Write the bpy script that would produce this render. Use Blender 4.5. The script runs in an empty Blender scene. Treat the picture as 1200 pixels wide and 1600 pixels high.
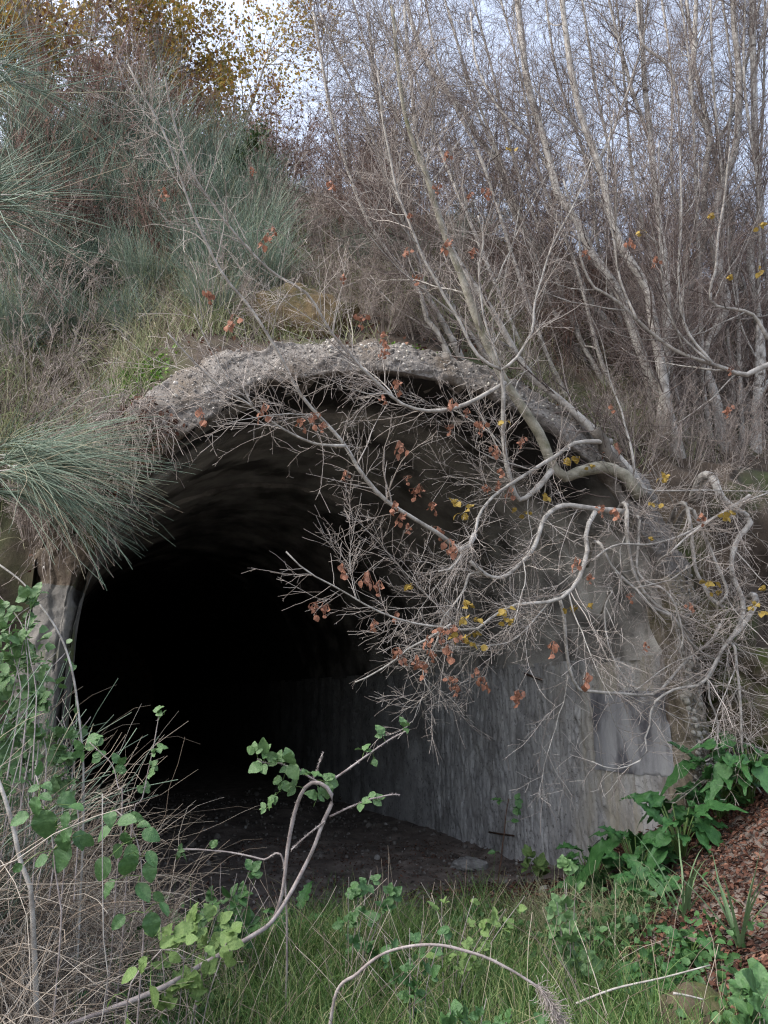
import bpy, math
import numpy as np
from math import radians, sin, cos, pi

SC = bpy.context.scene
COL = SC.collection
rng = np.random.default_rng(11)

# ------------------------------------------------------------------ camera
F = 1202.0                       # focal length in pixels of the 1200x1600 photograph
PITCH = math.atan((1090 - 800) / F)
CP, SP = cos(PITCH), sin(PITCH)
CAM = np.array([0.0, 0.0, 1.6])
cd = bpy.data.cameras.new('camera')
cam = bpy.data.objects.new('camera', cd)
COL.objects.link(cam)
cam.location = CAM
cam.rotation_euler = (pi / 2 + PITCH, 0, 0)
cd.sensor_fit = 'VERTICAL'
cd.sensor_height = 24
cd.lens = 24 * F / 1600.0
cd.clip_start = 0.05
cd.clip_end = 600
SC.camera = cam

# ------------------------------------------------------------------ world, sun, exposure (overcast)
SUN_EL, SUN_AZ = radians(50), radians(252)      # azimuth clockwise from +Y: behind the camera, far to the left
W = bpy.data.worlds.new('World')
SC.world = W
W.use_nodes = True
nt = W.node_tree
nt.nodes.clear()
out = nt.nodes.new('ShaderNodeOutputWorld')
bg = nt.nodes.new('ShaderNodeBackground')
sky = nt.nodes.new('ShaderNodeTexSky')
sky.sky_type = 'NISHITA'
sky.sun_disc = False
sky.sun_elevation = SUN_EL
sky.sun_rotation = SUN_AZ
sky.air_density = 1.0
sky.dust_density = 4.0
sky.ozone_density = 1.0
hs = nt.nodes.new('ShaderNodeHueSaturation')     # cloud cover takes most of the blue out
hs.inputs['Saturation'].default_value = 0.62
hs.inputs['Value'].default_value = 1.0
nt.links.new(sky.outputs[0], hs.inputs['Color'])
nt.links.new(hs.outputs[0], bg.inputs['Color'])
bg.inputs['Strength'].default_value = 0.15
nt.links.new(bg.outputs[0], out.inputs[0])
sd = bpy.data.lights.new('sun', 'SUN')
sd.energy = 0.5
sd.angle = radians(30)
sd.color = (1.0, 0.96, 0.9)
so = bpy.data.objects.new('sun', sd)
COL.objects.link(so)
_d = np.array([sin(SUN_AZ) * cos(SUN_EL), cos(SUN_AZ) * cos(SUN_EL), sin(SUN_EL)])
from mathutils import Vector, Matrix
so.rotation_euler = Vector(_d).to_track_quat('Z', 'Y').to_euler()
SC.view_settings.view_transform = 'Standard'
SC.view_settings.look = 'None'
SC.view_settings.gamma = 1
SC.view_settings.exposure = 1.8
SC.view_settings.use_curve_mapping = False
SC.render.engine = 'CYCLES'
SC.cycles.max_bounces = 8
SC.cycles.diffuse_bounces = 5
SC.cycles.filter_width = 1.2
SC.cycles.use_denoising = True
SC.cycles.denoising_prefilter = 'NONE'
SC.cycles.use_guiding = True
SC.cycles.transparent_max_bounces = 4

# ------------------------------------------------------------------ small maths
def nrm(v):
    return v / np.maximum(np.linalg.norm(v, axis=-1, keepdims=True), 1e-9)

def sstep(x, a=0.0, b=1.0):
    x = np.clip((x - a) / (b - a), 0, 1)
    return x * x * (3 - 2 * x)

_TAB = np.random.default_rng(3).random((256, 256))
def vnoise(x, y, seed=0):
    x = np.asarray(x, float) + seed * 17.37
    y = np.asarray(y, float) + seed * 31.71
    xi, yi = np.floor(x).astype(int), np.floor(y).astype(int)
    fx, fy = x - xi, y - yi
    fx = fx * fx * (3 - 2 * fx); fy = fy * fy * (3 - 2 * fy)
    g = lambda a, b: _TAB[a & 255, b & 255]
    return ((g(xi, yi) * (1 - fx) + g(xi + 1, yi) * fx) * (1 - fy)
            + (g(xi, yi + 1) * (1 - fx) + g(xi + 1, yi + 1) * fx) * fy) * 2 - 1

def fbm(x, y, o=4, seed=0):
    s, a = 0, 1.0
    for i in range(o):
        s = s + a * vnoise(x * 2 ** i, y * 2 ** i, seed + i * 3)
        a *= 0.5
    return s

# ------------------------------------------------------------------ pixel <-> place
def at(px, py, Y):
    u, v = (px - 600) / F, (800 - py) / F
    d = np.array([u, CP - v * SP, SP + v * CP])
    return CAM + d * (Y / d[1])

def proj(P):
    q = P - CAM
    dep = q[..., 1] * CP + q[..., 2] * SP
    return (600 + F * q[..., 0] / dep, 800 - F * (q[..., 2] * CP - q[..., 1] * SP) / dep, dep)

# ------------------------------------------------------------------ the tunnel's own frame
C0 = np.array([0.165, 5.585])
AX = np.array([-0.287, 0.958])      # into the hill
RX = np.array([0.958, 0.287])       # to the right
RI, RO, SPR = 2.25, 2.63, 1.95      # inner radius, outer radius, springing height
ZS = 0.93                           # the vault is a little flatter than a half circle

def to_w(s, t, z):
    s, t, z = np.broadcast_arrays(np.asarray(s, float), t, z)
    return np.stack([C0[0] + RX[0] * s + AX[0] * t, C0[1] + RX[1] * s + AX[1] * t, z], -1)

def to_st(x, y):
    dx, dy = x - C0[0], y - C0[1]
    return dx * RX[0] + dy * RX[1], dx * AX[0] + dy * AX[1]

def ground_z(x, y):
    z = 0.05 * fbm(x * 1.3, y * 1.3, 3, 5)
    front = 1 - sstep(y, 6.3, 8.8)
    z = z + 0.95 * sstep(x, 0.9, 3.1) * front
    z = z + 0.55 * sstep(-x, 0.75, 2.0) * (1 - sstep(y, 5.0, 6.2))
    z = z + 0.10 * sstep(-y, -4.6, -2.0)
    return z

def hill_z(s, t):
    a = np.abs(s)
    ext = SPR + ZS * np.sqrt(np.maximum((RO - 0.05) ** 2 - s * s, 0))
    z0 = np.where(a < RO - 0.05, ext - 0.04, -0.15)
    ledge = np.where(s > 0, 3.15, 2.75) + 0.25 * fbm(s * 0.8, s * 0 + 2.0, 2, 9)
    Lf = np.maximum(z0, np.where(a < RO - 0.05, np.maximum(ext - 0.04, ledge), ledge))
    rise = sstep(t + 0.16 * fbm(s * 1.7, t * 2, 3, 21), 0.02, 0.65)
    Lf = Lf + (4.45 - Lf) * sstep(t, 0.3, 4.0) * np.exp(-(s / 14.0) ** 4)
    z = z0 + (Lf - z0) * rise
    tt = np.maximum(t - 0.25, 0)
    z = z + np.where(tt < 4.8, 0.98 * tt, 0.98 * 4.8 + 0.16 * (tt - 4.8))
    z = z - 0.02 * np.maximum(s, 0) * sstep(t, 1, 5)
    z = z + (0.16 * fbm(s * 0.9, t * 0.9, 4, 2) + 0.05 * fbm(s * 4, t * 4, 3, 8)) * sstep(t, 0.2, 1.2)
    return z

def terr(x, y):
    s, t = to_st(x, y)
    return np.where(t > 0.12, hill_z(s, np.maximum(t, 0.12)), ground_z(x, y))

def hit(px, py, y0=4.5, y1=40):
    Ys = np.arange(y0, y1, 0.03)
    u, v = (px - 600) / F, (800 - py) / F
    d = np.array([u, CP - v * SP, SP + v * CP])
    P = CAM + d[None] * (Ys / d[1])[:, None]
    below = P[:, 2] < terr(P[:, 0], P[:, 1])
    i = int(np.argmax(below)) if below.any() else len(Ys) - 1
    p = P[i].copy(); p[2] = float(terr(p[0], p[1]))
    return p

def Yf(px):
    """distance of the portal's face plane in the direction of that column"""
    return 5.535 / (1 - 0.2996 * (px - 600) / F * 1.0)

# ------------------------------------------------------------------ mesh helpers
def mesh_quads(name, V, Q, smooth=True):
    me = bpy.data.meshes.new(name)
    V = np.ascontiguousarray(V.reshape(-1, 3), np.float32)
    Q = np.ascontiguousarray(Q.reshape(-1, 4), np.int32)
    me.vertices.add(len(V)); me.vertices.foreach_set('co', V.ravel())
    me.loops.add(Q.size); me.loops.foreach_set('vertex_index', Q.ravel())
    me.polygons.add(len(Q))
    me.polygons.foreach_set('loop_start', np.arange(0, Q.size, 4, dtype=np.int32))
    me.polygons.foreach_set('loop_total', np.full(len(Q), 4, np.int32))
    if smooth:
        me.polygons.foreach_set('use_smooth', np.ones(len(Q), bool))
    me.update(calc_edges=True)
    return me

def grid_quads(n, m, wrap=False):
    i, j = np.meshgrid(np.arange(n - 1), np.arange(m if wrap else m - 1), indexing='ij')
    j2 = (j + 1) % m
    return np.stack([i * m + j, i * m + j2, (i + 1) * m + j2, (i + 1) * m + j], -1).reshape(-1, 4)

def tubes(P, R, k=3):
    """P (M,N,3), R (M,N) -> vertices, quads"""
    if k >= 5:                      # close both ends
        P = np.concatenate([P[:, :1], P, P[:, -1:]], 1); R = np.concatenate([R[:, :1] * 0, R, R[:, -1:] * 0], 1)
    M, N, _ = P.shape
    T = nrm(np.gradient(P, axis=1))
    if k >= 5:
        T[:, 0] = T[:, 1] = nrm(P[:, 2] - P[:, 1]); T[:, -1] = T[:, -2] = nrm(P[:, -2] - P[:, -3])
    ref = np.tile(np.array([0.31, 0.52, 0.79]), (M, 1)) + rng.normal(0, 0.2, (M, 3))
    A = nrm(np.cross(T, ref[:, None, :])); B = np.cross(T, A)
    ang = np.arange(k) * 2 * pi / k
    V = P[:, :, None, :] + R[:, :, None, None] * (np.cos(ang)[:, None] * A[:, :, None, :] + np.sin(ang)[:, None] * B[:, :, None, :])
    q = grid_quads(N, k, True)
    Q = q[None] + (np.arange(M) * N * k)[:, None, None]
    return V.reshape(-1, 3), Q.reshape(-1, 4)

def ribbons(P, Wd, side):
    M, N, _ = P.shape
    T = nrm(np.gradient(P, axis=1))
    S = nrm(np.cross(T, nrm(np.cross(side[:, None, :], T))))
    V = np.stack([P - S * Wd[..., None], P + S * Wd[..., None]], 2)
    q = grid_quads(N, 2)
    Q = q[None] + (np.arange(M) * N * 2)[:, None, None]
    return V.reshape(-1, 3), Q.reshape(-1, 4)

def stamp(TV, TQ, Rm, pos):
    V = np.einsum('mij,kj->mki', Rm, TV) + pos[:, None, :]
    Q = TQ[None] + (np.arange(len(pos)) * len(TV))[:, None, None]
    return V.reshape(-1, 3), Q.reshape(-1, 4)

def join(*vq):
    Vs, Qs, o = [], [], 0
    for V, Q in vq:
        Vs.append(V.reshape(-1, 3)); Qs.append(Q.reshape(-1, 4) + o); o += len(Vs[-1])
    return np.concatenate(Vs), np.concatenate(Qs)

def catmull(P, n):
    P = np.asarray(P, float)
    if len(P) == 2:
        D = P[0] + (P[1] - P[0]) * np.linspace(0, 1, 40)[:, None]
    else:
        Q = np.vstack([2 * P[0] - P[1], P, 2 * P[-1] - P[-2]])
        D = []
        for i in range(1, len(Q) - 2):
            t = np.linspace(0, 1, 14, endpoint=False)[:, None]
            a, b, c, d = Q[i - 1], Q[i], Q[i + 1], Q[i + 2]
            D.append(0.5 * (2 * b + (c - a) * t + (2 * a - 5 * b + 4 * c - d) * t ** 2 + (3 * b - a - 3 * c + d) * t ** 3))
        D = np.vstack(D + [P[-1:]])
    L = np.concatenate([[0], np.cumsum(np.linalg.norm(np.diff(D[:, :3], axis=0), axis=1))])
    x = np.linspace(0, L[-1], n)
    return np.stack([np.interp(x, L, D[:, k]) for k in range(D.shape[1])], 1)

def walk(p0, d0, L, N, jit, up, gain=0.0):
    """M random-walking strands; up bends them to the sky (or, negative, to the ground)"""
    M = len(p0)
    P = np.empty((M, N, 3)); P[:, 0] = p0
    d = nrm(d0); up = np.broadcast_to(up, (M,))
    for i in range(1, N):
        d = d + rng.normal(0, jit, (M, 3))
        d[:, 2] += up * (1 + gain * i)
        d = nrm(d)
        P[:, i] = P[:, i - 1] + d * (np.asarray(L) / (N - 1))[:, None]
    return P

def spawn(PP, RR, n, u0, u1, ang, lf, N, jit, up, rf=0.6, rtip=0.0012, bias=None):
    """n side shoots out of the strands PP"""
    M, K, _ = PP.shape
    ln = np.linalg.norm(np.diff(PP, axis=1), axis=2).sum(1)
    w = ln / ln.sum()
    i = rng.choice(M, n, p=w)
    u = rng.uniform(u0, u1, n) * (K - 1)
    a = np.minimum(u.astype(int), K - 2); f = (u - a)[:, None]
    p = PP[i, a] * (1 - f) + PP[i, a + 1] * f
    r = RR[i, a] * (1 - f[:, 0]) + RR[i, a + 1] * f[:, 0]
    T = nrm(PP[i, a + 1] - PP[i, a])
    X = nrm(np.cross(T, rng.normal(0, 1, (n, 3))))
    th = radians(1) * rng.uniform(ang[0], ang[1], n)[:, None]
    d = T * np.cos(th) + X * np.sin(th)
    if bias is not None:
        d = d + np.asarray(bias)
    L = (lf[0] + (lf[1] - lf[0]) * 1.25 * rng.random(n) ** 1.9) * (1.15 - 0.6 * u / (K - 1))
    P = walk(p, d, L, N, jit, up)
    r0 = np.maximum(np.minimum(r * rf * rng.uniform(0.7, 1.1, n), 0.0085 * L), rtip * 1.2)
    R = r0[:, None] * (1 - np.linspace(0, 1, N)[None]) + rtip * np.linspace(0, 1, N)[None]
    return P, R

# ------------------------------------------------------------------ materials
def mat(name, stops, scale=4.0, detail=6.0, rough=0.85, bump=0.0, bscale=None, mode='noise', stretch=(1, 1, 1), trans=0.0, spec=0.3,
        second=None, dist=0.0):
    m = bpy.data.materials.new(name); m.use_nodes = True
    n = m.node_tree.nodes; l = m.node_tree.links; n.clear()
    o = n.new('ShaderNodeOutputMaterial'); b = n.new('ShaderNodeBsdfPrincipled')
    b.inputs['Roughness'].default_value = rough
    b.inputs['Specular IOR Level'].default_value = spec
    tc = n.new('ShaderNodeTexCoord'); mp = n.new('ShaderNodeMapping'); mp.inputs['Scale'].default_value = stretch
    l.new(tc.outputs['Object'], mp.inputs['Vector'])
    nz = n.new('ShaderNodeTexNoise'); nz.inputs['Scale'].default_value = scale; nz.inputs['Detail'].default_value = detail
    nz.inputs['Roughness'].default_value = 0.62; nz.inputs['Distortion'].default_value = dist
    l.new(mp.outputs[0], nz.inputs['Vector'])
    cr = n.new('ShaderNodeValToRGB')
    el = cr.color_ramp.elements
    while len(el) > 1: el.remove(el[0])
    el[0].position = stops[0][0]; el[0].color = (*stops[0][1], 1)
    for p, c in stops[1:]:
        e = el.new(p); e.color = (*c, 1)
    if mode == 'island':
        g = n.new('ShaderNodeNewGeometry'); l.new(g.outputs['Random Per Island'], cr.inputs[0])
    else:
        l.new(nz.outputs[0], cr.inputs[0])
    colr = cr.outputs[0]
    if second:                      # second colour laid over by another noise: (colour, scale, lo, hi, stretch)
        c2, s2, lo, hi, st2 = second
        mp2 = n.new('ShaderNodeMapping'); mp2.inputs['Scale'].default_value = st2; mp2.inputs['Location'].default_value = (3.1, 7.7, 1.9)
        l.new(tc.outputs['Object'], mp2.inputs['Vector'])
        n2 = n.new('ShaderNodeTexNoise'); n2.inputs['Scale'].default_value = s2; n2.inputs['Detail'].default_value = 5
        l.new(mp2.outputs[0], n2.inputs['Vector'])
        mr = n.new('ShaderNodeMapRange'); mr.inputs['From Min'].default_value = lo; mr.inputs['From Max'].default_value = hi
        l.new(n2.outputs[0], mr.inputs[0])
        mx = n.new('ShaderNodeMix'); mx.data_type = 'RGBA'
        l.new(mr.outputs[0], mx.inputs[0]); l.new(colr, mx.inputs[6]); mx.inputs[7].default_value = (*c2, 1)
        colr = mx.outputs[2]
    l.new(colr, b.inputs['Base Color'])
    if bump > 0:
        nb = n.new('ShaderNodeTexNoise'); nb.inputs['Scale'].default_value = bscale or scale * 6; nb.inputs['Detail'].default_value = 8
        nb.inputs['Roughness'].default_value = 0.7
        l.new(mp.outputs[0], nb.inputs['Vector'])
        bp = n.new('ShaderNodeBump'); bp.inputs['Strength'].default_value = bump; bp.inputs['Distance'].default_value = 0.02
        l.new(nb.outputs[0], bp.inputs['Height']); l.new(bp.outputs[0], b.inputs['Normal'])
    if trans > 0:
        t = n.new('ShaderNodeBsdfTranslucent'); l.new(colr, t.inputs['Color'])
        ms = n.new('ShaderNodeMixShader'); ms.inputs[0].default_value = trans
        l.new(b.outputs[0], ms.inputs[1]); l.new(t.outputs[0], ms.inputs[2]); l.new(ms.outputs[0], o.inputs[0])
    else:
        l.new(b.outputs[0], o.inputs[0])
    return m

MT = {}
MT['soil'] = mat('soil', [(0.3, (0.06, 0.049, 0.042)), (0.55, (0.16, 0.132, 0.115)), (0.75, (0.27, 0.235, 0.205))], 4, 10, 0.95, 0.6, 30)
MT['hill'] = mat('hill_soil', [(0.3, (0.022, 0.017, 0.013)), (0.5, (0.06, 0.046, 0.035)), (0.7, (0.115, 0.09, 0.066))], 2.6, 9, 0.95, 0.8, 22,
                 second=((0.05, 0.06, 0.022), 1.3, 0.52, 0.68, (1, 1, 1)))
MT['aggregate'] = mat('aggregate_concrete', [(0.25, (0.075, 0.068, 0.062)), (0.5, (0.19, 0.175, 0.16)), (0.72, (0.30, 0.285, 0.265))], 16, 9, 0.95, 0.9, 45,
                      second=((0.10, 0.075, 0.05), 2.2, 0.5, 0.72, (1, 1, 1)))
MT['earthy'] = mat('earthy_concrete', [(0.3, (0.035, 0.026, 0.02)), (0.5, (0.10, 0.078, 0.058)), (0.72, (0.19, 0.16, 0.125))], 9, 9, 0.95, 0.9, 35, second=((0.055, 0.07, 0.02), 2.5, 0.52, 0.66, (1, 1, 1)))
MT['pier_face'] = mat('pier_concrete', [(0.28, (0.10, 0.085, 0.065)), (0.5, (0.22, 0.19, 0.145)), (0.7, (0.34, 0.30, 0.235))], 9, 9, 0.95, 0.8, 40,
                      second=((0.09, 0.085, 0.03), 2.5, 0.56, 0.7, (1, 1, 1)))
MT['pebble'] = mat('pebble', [(0.0, (0.07, 0.065, 0.06)), (0.4, (0.15, 0.14, 0.13)), (0.8, (0.25, 0.235, 0.215)), (0.97, (0.45, 0.43, 0.40))], mode='island', rough=0.75)
MT['floor_stone'] = mat('floor_stone', [(0.0, (0.05, 0.043, 0.037)), (0.6, (0.11, 0.098, 0.088)), (0.95, (0.18, 0.165, 0.15)), (1.0, (0.26, 0.25, 0.235))], mode='island', rough=0.9)
MT['cobble'] = mat('cobble_stone', [(0.3, (0.24, 0.23, 0.20)), (0.7, (0.46, 0.44, 0.39))], 9, 5, 0.7, 0.15, 60)
MT['iron'] = mat('rusty_iron', [(0.3, (0.025, 0.017, 0.013)), (0.7, (0.09, 0.045, 0.028))], 30, 6, 0.8, 0.4, 120)
MT['bark_grey'] = mat('bark_grey', [(0.3, (0.13, 0.12, 0.11)), (0.48, (0.36, 0.345, 0.32)), (0.7, (0.52, 0.505, 0.47))], 11, 8, 0.9, 0.5, 70, stretch=(1, 1, 0.7),
                      second=((0.07, 0.058, 0.048), 7, 0.58, 0.72, (1, 1, 2.2)))
MT['bark_olive'] = mat('bark_olive', [(0.3, (0.10, 0.095, 0.07)), (0.5, (0.25, 0.238, 0.19)), (0.72, (0.40, 0.385, 0.335))], 9, 8, 0.9, 0.5, 60,
                       second=((0.11, 0.115, 0.06), 5, 0.56, 0.72, (1, 1, 1)))
MT['bark_dark'] = mat('bark_dark', [(0.3, (0.04, 0.034, 0.028)), (0.5, (0.10, 0.088, 0.075)), (0.72, (0.20, 0.18, 0.16))], 9, 9, 0.95, 0.9, 45, stretch=(1, 1, 0.5))
MT['bark_pale'] = mat('bark_pale', [(0.3, (0.14, 0.127, 0.115)), (0.5, (0.31, 0.295, 0.27)), (0.7, (0.48, 0.46, 0.43))], 14, 7, 0.9, 0.4, 80)
MT['twig_pale'] = mat('twig_pale', [(0.0, (0.15, 0.125, 0.11)), (0.5, (0.30, 0.265, 0.238)), (1.0, (0.47, 0.43, 0.395))], mode='island', rough=0.9)
MT['twig_brown'] = mat('twig_brown', [(0.0, (0.065, 0.05, 0.046)), (0.5, (0.14, 0.112, 0.102)), (1.0, (0.27, 0.235, 0.215))], mode='island', rough=0.9)
MT['twig_red'] = mat('twig_red', [(0.0, (0.075, 0.043, 0.034)), (0.5, (0.155, 0.094, 0.075)), (1.0, (0.27, 0.19, 0.16))], mode='island', rough=0.9)
MT['straw'] = mat('straw', [(0.0, (0.10, 0.078, 0.06)), (0.4, (0.24, 0.195, 0.15)), (0.75, (0.38, 0.325, 0.26)), (1.0, (0.50, 0.45, 0.38))], mode='island', rough=0.8, trans=0.15)
MT['pale_straw'] = mat('pale_straw', [(0.0, (0.13, 0.10, 0.08)), (0.4, (0.29, 0.24, 0.19)), (0.75, (0.46, 0.40, 0.33)), (1.0, (0.58, 0.53, 0.46))], mode='island', rough=0.8, trans=0.15)
MT['dead_stem'] = mat('dead_stem', [(0.0, (0.13, 0.105, 0.09)), (0.5, (0.26, 0.22, 0.195)), (1.0, (0.42, 0.375, 0.34))], mode='island', rough=0.85)
MT['grass'] = mat('green_grass', [(0.0, (0.03, 0.075, 0.018)), (0.5, (0.072, 0.14, 0.034)), (0.82, (0.135, 0.2, 0.065)), (0.92, (0.22, 0.24, 0.11)), (1.0, (0.32, 0.29, 0.17))], mode='island', rough=0.6, trans=0.25)
MT['pale_grass'] = mat('pale_grass', [(0.0, (0.11, 0.15, 0.065)), (0.5, (0.23, 0.26, 0.13)), (1.0, (0.40, 0.38, 0.25))], mode='island', rough=0.7, trans=0.2)
MT['broom'] = mat('broom_green', [(0.0, (0.06, 0.095, 0.070)), (0.5, (0.13, 0.19, 0.14)), (0.8, (0.20, 0.27, 0.205)), (0.9, (0.25, 0.25, 0.17)), (1.0, (0.30, 0.25, 0.18))], mode='island', rough=0.6)
MT['bramble_leaf'] = mat('bramble_leaf', [(0.3, (0.030, 0.082, 0.024)), (0.6, (0.058, 0.135, 0.042)), (0.8, (0.10, 0.185, 0.065))], 7, 4, 0.5, 0.25, 60, trans=0.15, spec=0.4)
MT['bramble_pale'] = mat('bramble_pale_leaf', [(0.3, (0.055, 0.12, 0.042)), (0.6, (0.095, 0.175, 0.065)), (0.8, (0.15, 0.235, 0.10))], 7, 4, 0.5, 0.25, 60, trans=0.2, spec=0.4)
MT['bramble_lime'] = mat('bramble_lime_leaf', [(0.3, (0.09, 0.16, 0.045)), (0.6, (0.15, 0.23, 0.075)), (0.8, (0.22, 0.27, 0.09))], 7, 4, 0.55, 0.25, 60, trans=0.25)
MT['big_leaf'] = mat('big_leaf', [(0.3, (0.025, 0.085, 0.023)), (0.6, (0.05, 0.14, 0.04)), (0.8, (0.085, 0.19, 0.06))], 6, 5, 0.45, 0.35, 30, trans=0.15, spec=0.4)
MT['blade'] = mat('wide_blade', [(0.3, (0.085, 0.15, 0.07)), (0.6, (0.14, 0.215, 0.105)), (0.8, (0.22, 0.28, 0.15))], 5, 3, 0.5, 0.0, trans=0.2)
MT['dry_leaf'] = mat('dry_leaf', [(0.3, (0.15, 0.064, 0.040)), (0.6, (0.30, 0.145, 0.095)), (0.8, (0.42, 0.25, 0.18))], 25, 4, 0.8, 0.2, 90, trans=0.2)
MT['yellow_leaf'] = mat('yellow_leaf', [(0.3, (0.24, 0.16, 0.03)), (0.6, (0.36, 0.26, 0.065)), (0.8, (0.33, 0.31, 0.10))], 20, 4, 0.7, 0.0, trans=0.3)
MT['autumn'] = mat('autumn_foliage', [(0.0, (0.10, 0.11, 0.025)), (0.3, (0.26, 0.19, 0.04)), (0.6, (0.40, 0.29, 0.07)), (0.85, (0.30, 0.15, 0.04)), (1.0, (0.17, 0.07, 0.025))], mode='island', rough=0.7, trans=0.35)
MT['dark_leaf'] = mat('dark_foliage', [(0.0, (0.016, 0.035, 0.012)), (0.6, (0.04, 0.072, 0.022)), (1.0, (0.09, 0.12, 0.04))], mode='island', rough=0.55, trans=0.2)
MT['moss_leaf'] = mat('fresh_groundcover', [(0.0, (0.05, 0.12, 0.016)), (0.6, (0.10, 0.20, 0.03)), (1.0, (0.18, 0.28, 0.05))], mode='island', rough=0.6, trans=0.25)
MT['litter'] = mat('leaf_litter', [(0.0, (0.025, 0.012, 0.009)), (0.4, (0.065, 0.028, 0.018)), (0.75, (0.12, 0.054, 0.034)), (1.0, (0.20, 0.11, 0.075))], mode='island', rough=0.85, trans=0.1)
MT['mossrock'] = mat('mossy_rock', [(0.3, (0.03, 0.025, 0.018)), (0.5, (0.075, 0.06, 0.04)), (0.72, (0.13, 0.105, 0.07))], 9, 8, 0.95, 0.7, 30,
                     second=((0.06, 0.075, 0.018), 3.5, 0.47, 0.62, (1, 1, 1)))
MT['clay'] = mat('clay_rock', [(0.3, (0.045, 0.032, 0.018)), (0.5, (0.10, 0.072, 0.036)), (0.72, (0.155, 0.115, 0.062))], 7, 9, 0.95, 1.0, 22,
                 second=((0.045, 0.045, 0.018), 4.0, 0.46, 0.62, (1, 1, 1)))
MT['rubble'] = mat('rubble_concrete', [(0.3, (0.13, 0.125, 0.12)), (0.6, (0.26, 0.255, 0.245)), (0.8, (0.36, 0.35, 0.335))], 12, 8, 0.95, 0.7, 45)
MT['cane'] = mat('bramble_cane', [(0.3, (0.13, 0.105, 0.10)), (0.55, (0.27, 0.24, 0.23)), (0.8, (0.42, 0.385, 0.37))], 18, 5, 0.8, 0.3, 80)
MT['hairy'] = mat('frayed_wood', [(0.0, (0.22, 0.19, 0.17)), (1.0, (0.42, 0.38, 0.36))], mode='island', rough=0.9)

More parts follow.
